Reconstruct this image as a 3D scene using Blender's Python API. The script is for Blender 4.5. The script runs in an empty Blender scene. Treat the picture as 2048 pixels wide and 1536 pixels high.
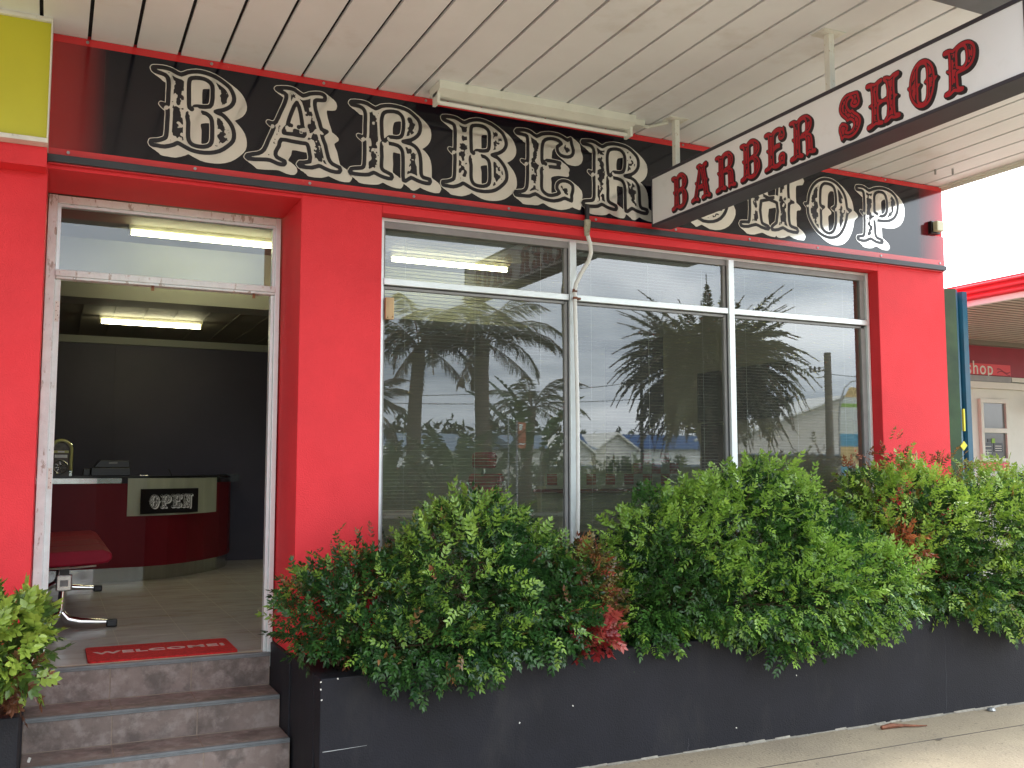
import bpy, math, random
import numpy as np
from mathutils import Vector, Matrix
R_ = math.radians
C = bpy.context.scene.collection
sc = bpy.context.scene

# ------------------------------------------------------------ camera
cam_data = bpy.data.cameras.new("camera"); cam = bpy.data.objects.new("camera", cam_data); C.objects.link(cam)
cam.location = (0, 0, 1.60); cam.rotation_euler = (R_(90 + 5.10), 0, R_(-25.31))
cam_data.sensor_width = 36.0; cam_data.lens = 1944.0 / 2048 * 36
cam_data.clip_start = 0.05; cam_data.clip_end = 900
sc.camera = cam
# ------------------------------------------------------------ view
sc.view_settings.view_transform = 'Standard'; sc.view_settings.look = 'None'
sc.view_settings.exposure = 1.8; sc.view_settings.gamma = 1
sc.render.engine = 'CYCLES'
cy = sc.cycles
cy.max_bounces = 8; cy.diffuse_bounces = 4; cy.glossy_bounces = 4; cy.transparent_max_bounces = 16; cy.transmission_bounces = 4
cy.caustics_reflective = False; cy.caustics_refractive = False; cy.sample_clamp_indirect = 8
try:
    cy.use_denoising = True; cy.denoiser = 'OPENIMAGEDENOISE'; cy.denoising_prefilter = 'ACCURATE'
except Exception: pass
# ------------------------------------------------------------ overcast sky
world = bpy.data.worlds.new("World"); sc.world = world; world.use_nodes = True
SUN_EL, SUN_AZ = 52, 58      # azimuth measured from +y towards +x
def setup_world():
    nt = world.node_tree; N = nt.nodes; L = nt.links; N.clear()
    out = N.new('ShaderNodeOutputWorld'); bg = N.new('ShaderNodeBackground'); L.new(bg.outputs[0], out.inputs[0])
    sky = N.new('ShaderNodeTexSky'); sky.sky_type = 'NISHITA'; sky.sun_disc = False
    sky.sun_elevation = R_(SUN_EL); sky.sun_rotation = R_(SUN_AZ); sky.dust_density = 3
    sm = N.new('ShaderNodeVectorMath'); sm.operation = 'SCALE'; sm.inputs['Scale'].default_value = 0.10
    L.new(sky.outputs[0], sm.inputs[0])
    tc = N.new('ShaderNodeTexCoord')
    sep = N.new('ShaderNodeSeparateXYZ'); L.new(tc.outputs['Generated'], sep.inputs[0])
    # cloud layer seen in perspective: direction divided by its height
    zc = N.new('ShaderNodeMath'); zc.operation = 'MAXIMUM'; L.new(sep.outputs[2], zc.inputs[0]); zc.inputs[1].default_value = 0.0
    za = N.new('ShaderNodeMath'); za.operation = 'ADD'; L.new(zc.outputs[0], za.inputs[0]); za.inputs[1].default_value = 0.22
    dx = N.new('ShaderNodeMath'); dx.operation = 'DIVIDE'; L.new(sep.outputs[0], dx.inputs[0]); L.new(za.outputs[0], dx.inputs[1])
    dy = N.new('ShaderNodeMath'); dy.operation = 'DIVIDE'; L.new(sep.outputs[1], dy.inputs[0]); L.new(za.outputs[0], dy.inputs[1])
    cb = N.new('ShaderNodeCombineXYZ'); L.new(dx.outputs[0], cb.inputs[0]); L.new(dy.outputs[0], cb.inputs[1])
    n1 = N.new('ShaderNodeTexNoise'); n1.inputs['Scale'].default_value = 1.25; n1.inputs['Detail'].default_value = 7; n1.inputs['Roughness'].default_value = .52
    n1.inputs['Distortion'].default_value = .35
    L.new(cb.outputs[0], n1.inputs['Vector'])
    rp = N.new('ShaderNodeValToRGB'); L.new(n1.outputs[0], rp.inputs[0])
    e = rp.color_ramp.elements; e[0].position = .34; e[0].color = (.34, .39, .45, 1); e[1].position = .70; e[1].color = (1.15, 1.17, 1.18, 1)
    m = e.new(.5); m.color = (.66, .71, .76, 1)
    mx = N.new('ShaderNodeMix'); mx.data_type = 'RGBA'; mx.inputs[0].default_value = .9
    L.new(sm.outputs[0], mx.inputs[6]); L.new(rp.outputs[0], mx.inputs[7])
    # the veiled sun brightens the side it stands on
    az, el = R_(SUN_AZ), R_(35)
    dt = N.new('ShaderNodeVectorMath'); dt.operation = 'DOT_PRODUCT'; L.new(tc.outputs['Generated'], dt.inputs[0])
    dt.inputs[1].default_value = (math.sin(az) * math.cos(el), math.cos(az) * math.cos(el), math.sin(el))
    mr = N.new('ShaderNodeMapRange'); mr.inputs[1].default_value = -.7; mr.inputs[2].default_value = 1; mr.inputs[3].default_value = .82; mr.inputs[4].default_value = 2.2
    L.new(dt.outputs['Value'], mr.inputs[0])
    ml = N.new('ShaderNodeVectorMath'); ml.operation = 'SCALE'; L.new(mx.outputs[2], ml.inputs[0]); L.new(mr.outputs[0], ml.inputs['Scale'])
    L.new(ml.outputs[0], bg.inputs[0]); bg.inputs[1].default_value = 1.0
setup_world()
sl = bpy.data.lights.new("sun", 'SUN'); so = bpy.data.objects.new("sun", sl); C.objects.link(so)
sl.energy = 1.5; sl.angle = R_(22); sl.color = (1, .96, .9)
so.rotation_euler = (R_(90 - SUN_EL), 0, R_(180 - SUN_AZ)); so.location = (5, -5, 20)

# ------------------------------------------------------------ helpers
M = {}
def mat(name, col, rough=.6, var=.12, scale=5, bump=0., bscale=80, metal=0., spec=.5, coat=0., spots=None, spots2=None, emit=None, attr=None, stretch=(1, 1, 1), trans=0., rvar=0):
    m = bpy.data.materials.new(name); m.use_nodes = True; nt = m.node_tree; N = nt.nodes; L = nt.links
    b = N['Principled BSDF']; b.inputs['Roughness'].default_value = rough; b.inputs['Metallic'].default_value = metal
    b.inputs['Specular IOR Level'].default_value = spec; b.inputs['Coat Weight'].default_value = coat; b.inputs['Coat Roughness'].default_value = .06
    tc = N.new('ShaderNodeTexCoord'); mp = N.new('ShaderNodeMapping'); L.new(tc.outputs['Object'], mp.inputs[0]); mp.inputs['Scale'].default_value = stretch
    if attr:
        at = N.new('ShaderNodeAttribute'); at.attribute_name = attr; src = at.outputs['Color']
    else:
        rg = N.new('ShaderNodeRGB'); rg.outputs[0].default_value = (*col, 1); src = rg.outputs[0]
    if var > 0:
        n = N.new('ShaderNodeTexNoise'); n.inputs['Scale'].default_value = scale; n.inputs['Detail'].default_value = 6; n.inputs['Roughness'].default_value = .6
        L.new(mp.outputs[0], n.inputs['Vector'])
        r = N.new('ShaderNodeMapRange'); r.inputs[1].default_value = .3; r.inputs[2].default_value = .7; r.inputs[3].default_value = 1 - var; r.inputs[4].default_value = 1 + var
        L.new(n.outputs[0], r.inputs[0])
        v = N.new('ShaderNodeVectorMath'); v.operation = 'SCALE'; L.new(src, v.inputs[0]); L.new(r.outputs[0], v.inputs['Scale']); src = v.outputs[0]
        if rvar:
            q = N.new('ShaderNodeMapRange'); q.inputs[1].default_value = .3; q.inputs[2].default_value = .7; q.inputs[3].default_value = max(.02, rough - rvar); q.inputs[4].default_value = rough + rvar
            L.new(n.outputs[0], q.inputs[0]); L.new(q.outputs[0], b.inputs['Roughness'])
    for sp in (spots, spots2):
        if sp:
            c2, ssc, lo, hi, amt = sp[:5]; st = sp[5] if len(sp) > 5 else (1, 1, 1)
            mp2 = N.new('ShaderNodeMapping'); L.new(tc.outputs['Object'], mp2.inputs[0]); mp2.inputs['Scale'].default_value = st; mp2.inputs['Location'].default_value = (3.1, 7.7, 1.3)
            n2 = N.new('ShaderNodeTexNoise'); n2.inputs['Scale'].default_value = ssc; n2.inputs['Detail'].default_value = 5; n2.inputs['Roughness'].default_value = .65
            L.new(mp2.outputs[0], n2.inputs['Vector'])
            r2 = N.new('ShaderNodeMapRange'); r2.inputs[1].default_value = lo; r2.inputs[2].default_value = hi; r2.inputs[3].default_value = 0; r2.inputs[4].default_value = amt
            L.new(n2.outputs[0], r2.inputs[0])
            mx = N.new('ShaderNodeMix'); mx.data_type = 'RGBA'; L.new(r2.outputs[0], mx.inputs[0]); L.new(src, mx.inputs[6]); mx.inputs[7].default_value = (*c2, 1); src = mx.outputs[2]
    L.new(src, b.inputs['Base Color'])
    if bump:
        n3 = N.new('ShaderNodeTexNoise'); n3.inputs['Scale'].default_value = bscale; n3.inputs['Detail'].default_value = 4
        L.new(mp.outputs[0], n3.inputs['Vector'])
        bp = N.new('ShaderNodeBump'); bp.inputs['Strength'].default_value = bump; bp.inputs['Distance'].default_value = .01
        L.new(n3.outputs[0], bp.inputs['Height']); L.new(bp.outputs[0], b.inputs['Normal'])
    if emit:
        b.inputs['Emission Color'].default_value = (*emit[0], 1); b.inputs['Emission Strength'].default_value = emit[1]
    if trans:
        out = [x for x in N if x.type == 'OUTPUT_MATERIAL'][0]
        tr = N.new('ShaderNodeBsdfTranslucent'); L.new(src, tr.inputs[0]); ms = N.new('ShaderNodeMixShader'); ms.inputs[0].default_value = trans
        L.new(b.outputs[0], ms.inputs[1]); L.new(tr.outputs[0], ms.inputs[2]); L.new(ms.outputs[0], out.inputs[0])
    M[name] = m; return m

def glass_mat(name, tint=(.9, .93, .9), k=1.9, rough=0.0, wob=0.0, haze=0):
    m = bpy.data.materials.new(name); m.use_nodes = True; nt = m.node_tree; N = nt.nodes; L = nt.links; N.clear()
    out = N.new('ShaderNodeOutputMaterial'); tr = N.new('ShaderNodeBsdfTransparent'); tr.inputs[0].default_value = (*tint, 1)
    gl = N.new('ShaderNodeBsdfGlossy'); gl.inputs['Roughness'].default_value = rough; gl.inputs[0].default_value = (.93, .97, 1, 1)
    fr = N.new('ShaderNodeFresnel'); fr.inputs[0].default_value = 1.52
    mu = N.new('ShaderNodeMath'); mu.operation = 'MULTIPLY'; mu.use_clamp = True; mu.inputs[1].default_value = k; L.new(fr.outputs[0], mu.inputs[0])
    mx = N.new('ShaderNodeMixShader'); L.new(mu.outputs[0], mx.inputs[0]); L.new(tr.outputs[0], mx.inputs[1]); L.new(gl.outputs[0], mx.inputs[2])
    if haze:  # dusty veil: even diffuse haze mixed in to lift the dark reflections
        df = N.new('ShaderNodeBsdfDiffuse'); df.inputs[0].default_value = (.72, .74, .66, 1); m2 = N.new('ShaderNodeMixShader'); m2.inputs[0].default_value = haze
        L.new(mx.outputs[0], m2.inputs[1]); L.new(df.outputs[0], m2.inputs[2]); L.new(m2.outputs[0], out.inputs[0])
    else: L.new(mx.outputs[0], out.inputs[0])
    if wob:
        tc = N.new('ShaderNodeTexCoord'); n = N.new('ShaderNodeTexNoise'); n.inputs['Scale'].default_value = 1.3; n.inputs['Detail'].default_value = 1; L.new(tc.outputs['Object'], n.inputs['Vector'])
        bp = N.new('ShaderNodeBump'); bp.inputs['Strength'].default_value = wob; bp.inputs['Distance'].default_value = .02; L.new(n.outputs[0], bp.inputs['Height']); L.new(bp.outputs[0], gl.inputs['Normal'])
    M[name] = m; return m

class MB:
    def __init__(s): s.v = []; s.f = []; s.m = []
    def add(s, vs, fs, m=0):
        b = len(s.v); s.v += [tuple(map(float, q)) for q in vs]; s.f += [tuple(b + i for i in f) for f in fs]; s.m += [m] * len(fs); return s
    def box(s, x0, x1, y0, y1, z0, z1, m=0):
        v = [(x, y, z) for z in (z0, z1) for y in (y0, y1) for x in (x0, x1)]
        return s.add(v, [(0, 2, 3, 1), (4, 5, 7, 6), (0, 1, 5, 4), (2, 6, 7, 3), (0, 4, 6, 2), (1, 3, 7, 5)], m)
    def obox(s, c, size, rz=0, rx=0, ry=0, m=0):
        Rm = Matrix.Rotation(rz, 3, 'Z') @ Matrix.Rotation(ry, 3, 'Y') @ Matrix.Rotation(rx, 3, 'X'); h = [q / 2 for q in size]
        v = [Vector(c) + Rm @ Vector((x, y, z)) for z in (-h[2], h[2]) for y in (-h[1], h[1]) for x in (-h[0], h[0])]
        return s.add(v, [(0, 2, 3, 1), (4, 5, 7, 6), (0, 1, 5, 4), (2, 6, 7, 3), (0, 4, 6, 2), (1, 3, 7, 5)], m)
    def prism(s, poly, f0, f1, m=0):
        """poly: list of 2d points (counter-clockwise seen from f1 side); f0/f1 map a 2d point to 3d"""
        n = len(poly); v = [f0(*p) for p in poly] + [f1(*p) for p in poly]
        fs = [tuple(range(n - 1, -1, -1)), tuple(range(n, 2 * n))] + [(i, (i + 1) % n, n + (i + 1) % n, n + i) for i in range(n)]
        return s.add(v, fs, m)
    def tube(s, pts, r, n=8, m=0, cap=True):
        pts = [Vector(p) for p in pts]; rs = r if isinstance(r, (list, tuple)) else [r] * len(pts); b = len(s.v); up = None
        for i, p in enumerate(pts):
            d = (pts[min(i + 1, len(pts) - 1)] - pts[max(i - 1, 0)]).normalized()
            if up is None: up = Vector((0, 0, 1)) if abs(d.z) < .9 else Vector((1, 0, 0))
            a = d.cross(up).normalized(); up2 = a.cross(d).normalized(); up = up2
            for k in range(n):
                t = 2 * math.pi * k / n; s.v.append(tuple(p + (a * math.cos(t) + up2 * math.sin(t)) * rs[i]))
        for i in range(len(pts) - 1):
            for k in range(n):
                s.f.append((b + i * n + k, b + i * n + (k + 1) % n, b + (i + 1) * n + (k + 1) % n, b + (i + 1) * n + k)); s.m.append(m)
        if cap:
            s.f.append(tuple(b + k for k in range(n - 1, -1, -1))); s.m.append(m); e = b + (len(pts) - 1) * n; s.f.append(tuple(e + k for k in range(n))); s.m.append(m)
        return s
    def lathe(s, c, prof, n=24, m=0):
        """prof: (radius, z) from bottom to top around a vertical axis at c"""
        b = len(s.v)
        for r, z in prof:
            for k in range(n):
                t = 2 * math.pi * k / n; s.v.append((c[0] + r * math.cos(t), c[1] + r * math.sin(t), c[2] + z))
        for i in range(len(prof) - 1):
            for k in range(n):
                s.f.append((b + i * n + k, b + i * n + (k + 1) % n, b + (i + 1) * n + (k + 1) % n, b + (i + 1) * n + k)); s.m.append(m)
        s.f.append(tuple(b + k for k in range(n - 1, -1, -1))); s.m.append(m); e = b + (len(prof) - 1) * n; s.f.append(tuple(e + k for k in range(n))); s.m.append(m)
        return s
    def build(s, name, mats, parent=None, bevel=0, smooth=False, label=None, seg=2):
        off = Vector((0, 0, 0)); p = parent
        while p is not None: off += p.location; p = p.parent
        me = bpy.data.meshes.new(name); me.from_pydata([tuple(Vector(q) - off) for q in s.v], [], s.f)
        if not isinstance(mats, (list, tuple)): mats = [mats]
        for q in mats: me.materials.append(M[q] if isinstance(q, str) else q)
        me.polygons.foreach_set('material_index', s.m)
        if smooth: me.shade_smooth(); me.set_sharp_from_angle(angle=R_(40))
        me.update(); o = bpy.data.objects.new(name, me); C.objects.link(o)
        if parent: o.parent = parent
        if bevel:
            bv = o.modifiers.new('bevel', 'BEVEL'); bv.width = bevel; bv.segments = seg; bv.limit_method = 'ANGLE'; bv.angle_limit = R_(40)
        if label: o['label'] = label
        return o
def thing(name, label, cat, loc=(0, 0, 0), group=None):
    o = bpy.data.objects.new(name, None); C.objects.link(o); o.location = loc; o.empty_display_size = .1
    o['label'] = label; o['category'] = cat
    if group: o['group'] = group
    return o
def tag(o, label, cat, group=None):
    o['label'] = label; o['category'] = cat
    if group: o['group'] = group
    return o
def struct(o): o['kind'] = 'structure'; return o
def dup(root, loc, label=None, rz=None):
    r = root.copy(); C.objects.link(r); r.location = loc
    if rz is not None: r.rotation_euler = (0, 0, rz)
    if label: r['label'] = label
    for ch in list(root.children):
        c = ch.copy(); C.objects.link(c); c.parent = r
        for g in list(ch.children):
            d = g.copy(); C.objects.link(d); d.parent = c
    return r

# ------------------------------------------------------------ materials
mat('red_wall', (.80, .042, .054), .62, .09, 1.7, bump=.35, bscale=140, spec=.3, spots=((.60, .008, .014), 1.2, .5, .8, .35))
mat('red_gloss', (.66, .03, .035), .22, .05, 4, coat=.3, spots=((.75, .12, .1), 26, .66, .72, .5))
mat('black_wall', (.0095, .0095, .0145), .66, .25, 3, bump=.25, bscale=120, spec=.35, spots=((.05, .048, .045), 2.6, .52, .80, .5, (1, 1, .45)), spots2=((.5, .5, .48), 30, .80, .82, .8))
mat('black_trim', (.035, .038, .045), .45, .2, 6)
mat('cream_letter', (.86, .84, .78), .10, .03, 5, metal=.62, spec=.6)
mat('letter_ink', (.014, .012, .016), .28, .1, 8)
mat('soffit_paint', (.83, .865, .90), .5, .07, .9, bump=.1, bscale=40, spots=((.52, .48, .41), 1.7, .56, .8, .5), spots2=((.3, .27, .22), 60, .74, .78, .5))
mat('soffit_gap', (.012, .012, .015), .9, 0)
mat('steel_grey', (.13, .145, .165), .55, .15, 7)
mat('white_batten', (.80, .82, .76), .4, .06, 6, spots=((.5, .47, .38), 14, .62, .74, .4))
mat('tube_off', (.88, .88, .86), .2, 0)
mat('post_paint', (.78, .79, .74), .45, .08, 9, spots=((.45, .30, .16), 40, .60, .68, .65))
mat('peeling_white', (.84, .93, .93), .5, .08, 12, bump=.3, bscale=60, spots=((.36, .31, .25), 22, .59, .64, .75, (1, 1, .35)), spots2=((.12, .1, .09), 70, .72, .75, .8))
mat('alu', (.84, .91, .92), .38, .06, 8, metal=.35)
mat('dark_rubber', (.05, .052, .055), .5, .15, 10)
mat('grey_frame', (.30, .30, .30), .45, .1, 8)
mat('concrete', (.36, .295, .205), .85, .16, 1.3, bump=.5, bscale=60, spots=((.13, .11, .09), 38, .60, .68, .75), spots2=((.28, .235, .18), 1.1, .42, .72, .7))
mat('mortar', (.33, .30, .25), .9, .25, 20, bump=.6, bscale=60)
mat('joint', (.12, .10, .08), .9, .2, 8)
mat('asphalt', (.05, .05, .052), .9, .2, 3, bump=.3, bscale=90)
mat('kerb', (.36, .34, .3), .85, .15, 4)
mat('grass', (.075, .10, .045), .95, .35, 2.5, bump=.4, bscale=30)
mat('step_tile', (.24, .185, .165), .5, .30, 4, bump=.15, bscale=50, spots=((.36, .30, .275), 15, .47, .64, .75), spots2=((.10, .078, .07), 7, .49, .64, .7))
mat('step_grout', (.30, .235, .19), .85, .2, 20)
mat('nosing', (.19, .205, .215), .45, .15, 14)
mat('stone_strip', (.5, .44, .34), .5, .1, 10)
mat('floor_tile', (.62, .605, .585), .25, .10, 2.4, spots=((.40, .33, .25), 3.1, .48, .72, .6, (1, 3, 1)))
mat('floor_line', (.40, .37, .31), .5, 0)
mat('wall_dark', (.066, .060, .092), .6, .15, 1.2)
mat('wall_cream', (.46, .47, .36), .6, .06, 1.5)
mat('ceil_in', (.17, .155, .115), .7, .08, 2)
mat('beam_cream', (.30, .31, .27), .6, .05, 2)
mat('tube_lit', (1, 1, .9), .4, 0, emit=((1, .94, .60), 9))
mat('fixture', (.75, .72, .5), .5, .05)
mat('mat_red', (.66, .03, .03), .95, .25, 60, bump=.8, bscale=260)
mat('mat_text', (.70, .50, .48), .9, .2, 40)
mat('counter_red', (.17, .009, .018), .45, .1, 3, spec=.25)
mat('steel', (.55, .55, .54), .22, .08, 20, metal=1., stretch=(1, 1, .1))
mat('chrome', (.8, .8, .8), .08, 0, metal=1.)
mat('panel_cream', (.50, .53, .42), .3, .08, 5, stretch=(3, 1, .3))
mat('black_plastic', (.012, .012, .014), .3, .1)
mat('vinyl_red', (.30, .01, .03), .6, .12, 9, bump=.1, bscale=30, spec=.25)
mat('juke_yellow', (.62, .62, .25), .3, .05)
mat('juke_face', (.12, .10, .08), .35, .4, 30)
mat('silver', (.6, .6, .6), .25, .05, metal=.8)
mat('lime_sign', (.60, .57, .035), .35, .06, 1.5, spots=((.4, .38, .05), 30, .70, .74, .5))
mat('white_edge', (.78, .76, .70), .45, .1, 9, spots=((.35, .33, .28), 25, .6, .7, .5))
mat('sign_white', (.93, .94, .96), .3, .02, 2, spots=((.72, .72, .70), 6, .58, .8, .4))
mat('sign_frame', (.045, .042, .055), .5, .15, 5)
mat('sign_red', (.44, .012, .024), .35, .12, 20)
mat('blind', (.22, .22, .19), .45, .05)
mat('cord', (.7, .7, .66), .7, 0)
mat('pipe_white', (.74, .75, .72), .35, .06, 12, spots=((.5, .5, .46), 18, .6, .75, .5))
mat('crack_line', (.10, .10, .11), .9, 0)
mat('rust', (.20, .075, .04), .8, .4, 25)
mat('verdigris', (.36, .34, .25), .6, .3, 30, spots=((.22, .08, .04), 40, .55, .65, .8))
mat('timber', (.55, .40, .22), .6, .25, 14, stretch=(1, 1, .2), spots=((.2, .12, .06), 30, .6, .68, .7, (1, 1, .3)))
mat('beige_plastic', (.62, .60, .42), .4, .05)
mat('green_steel', (.05, .12, .055), .45, .25, 3, spots=((.02, .05, .04), 2, .5, .7, .6))
mat('blue_steel', (.012, .10, .17), .4, .2, 3, spots=((.04, .08, .13), 6, .5, .7, .6))
mat('yellow_mark', (.75, .72, .05), .5, 0)
mat('n_red', (.72, .06, .08), .4, .05)
mat('n_red_dark', (.30, .02, .04), .5, .1)
mat('n_white', (.72, .72, .66), .6, .06, 3, spots=((.5, .48, .4), 4, .55, .8, .4))
mat('n_soffit', (.50, .46, .40), .7, .1, 2)
mat('n_groove', (.22, .2, .17), .9, 0)
mat('n_glass', (.16, .17, .17), .12, .1, 3)
mat('soil', (.045, .032, .026), .95, .4, 30, bump=1, bscale=60)
mat('leaf', (0, 0, 0), .30, 0, attr='leafcol', trans=.28, spec=.55)
mat('leaf_far', (0, 0, 0), .6, 0, attr='leafcol', trans=.15, spec=.3)
mat('twig', (.10, .065, .035), .8, .3, 20)
mat('trunk', (.13, .10, .075), .9, .35, 7, bump=1, bscale=14, stretch=(1, 1, 3))
mat('weatherboard', (.80, .77, .68), .7, .05, 2)
mat('wb_line', (.30, .28, .24), .8, 0)
mat('roof_blue', (.04, .085, .19), .95, .08, 3, spec=.05)
mat('roof_grey', (.16, .20, .25), .95, .08, 3, spec=.05)
mat('beige_render', (.62, .57, .49), .8, .05, 1)
mat('pole_wood', (.14, .12, .10), .85, .3, 6, stretch=(1, 1, .2))
mat('galv', (.35, .36, .36), .4, .1, metal=.6)
mat('dark_open', (.02, .022, .03), .3, .1)
mat('checker_cream', (.42, .46, .34), .4, .05)
mat('checker_red', (.30, .03, .03), .4, .05)
mat('tv_black', (.008, .009, .011), .12, 0)
mat('sandy', (.60, .42, .16), .6, .1)
mat('sea_blue', (.05, .30, .45), .6, .1)
mat('lime', (.25, .45, .06), .6, .1)
mat('banner_white', (.62, .66, .60), .6, .03)
mat('orange_sign', (.45, .13, .05), .5, .1)
mat('dry_leaf', (.34, .15, .05), .7, .3, 30)
glass_mat('shop_glass', k=2.6, wob=0, haze=.04)  # slight haze put into the pane colour so its blacks lift
glass_mat('shop_glass_back', k=0.0)
# printed fascia panel: black fading into red at both ends
def fascia_mat():
    m = bpy.data.materials.new('fascia_print'); m.use_nodes = True; nt = m.node_tree; N = nt.nodes; L = nt.links; b = N['Principled BSDF']
    b.inputs['Roughness'].default_value = .12; b.inputs['Coat Weight'].default_value = .2; b.inputs['Coat Roughness'].default_value = .05
    tc = N.new('ShaderNodeTexCoord'); sp = N.new('ShaderNodeSeparateXYZ'); L.new(tc.outputs['Object'], sp.inputs[0])
    rp = N.new('ShaderNodeValToRGB'); mr = N.new('ShaderNodeMapRange'); mr.inputs[1].default_value = -.075; mr.inputs[2].default_value = 6.30
    L.new(sp.outputs[0], mr.inputs[0]); L.new(mr.outputs[0], rp.inputs[0])
    e = rp.color_ramp.elements; red = (.30, .018, .02, 1); blk = (.004, .004, .010, 1)
    e[0].position = 0; e[0].color = (.42, .02, .022, 1); e[1].position = 1; e[1].color = (.55, .03, .05, 1)
    for p, c in ((.018, red), (.042, blk), (.955, blk), (.982, (.30, .02, .03, 1))):
        q = e.new(p); q.color = c
    L.new(rp.outputs[0], b.inputs['Base Color']); M['fascia_print'] = m
fascia_mat()
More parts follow.
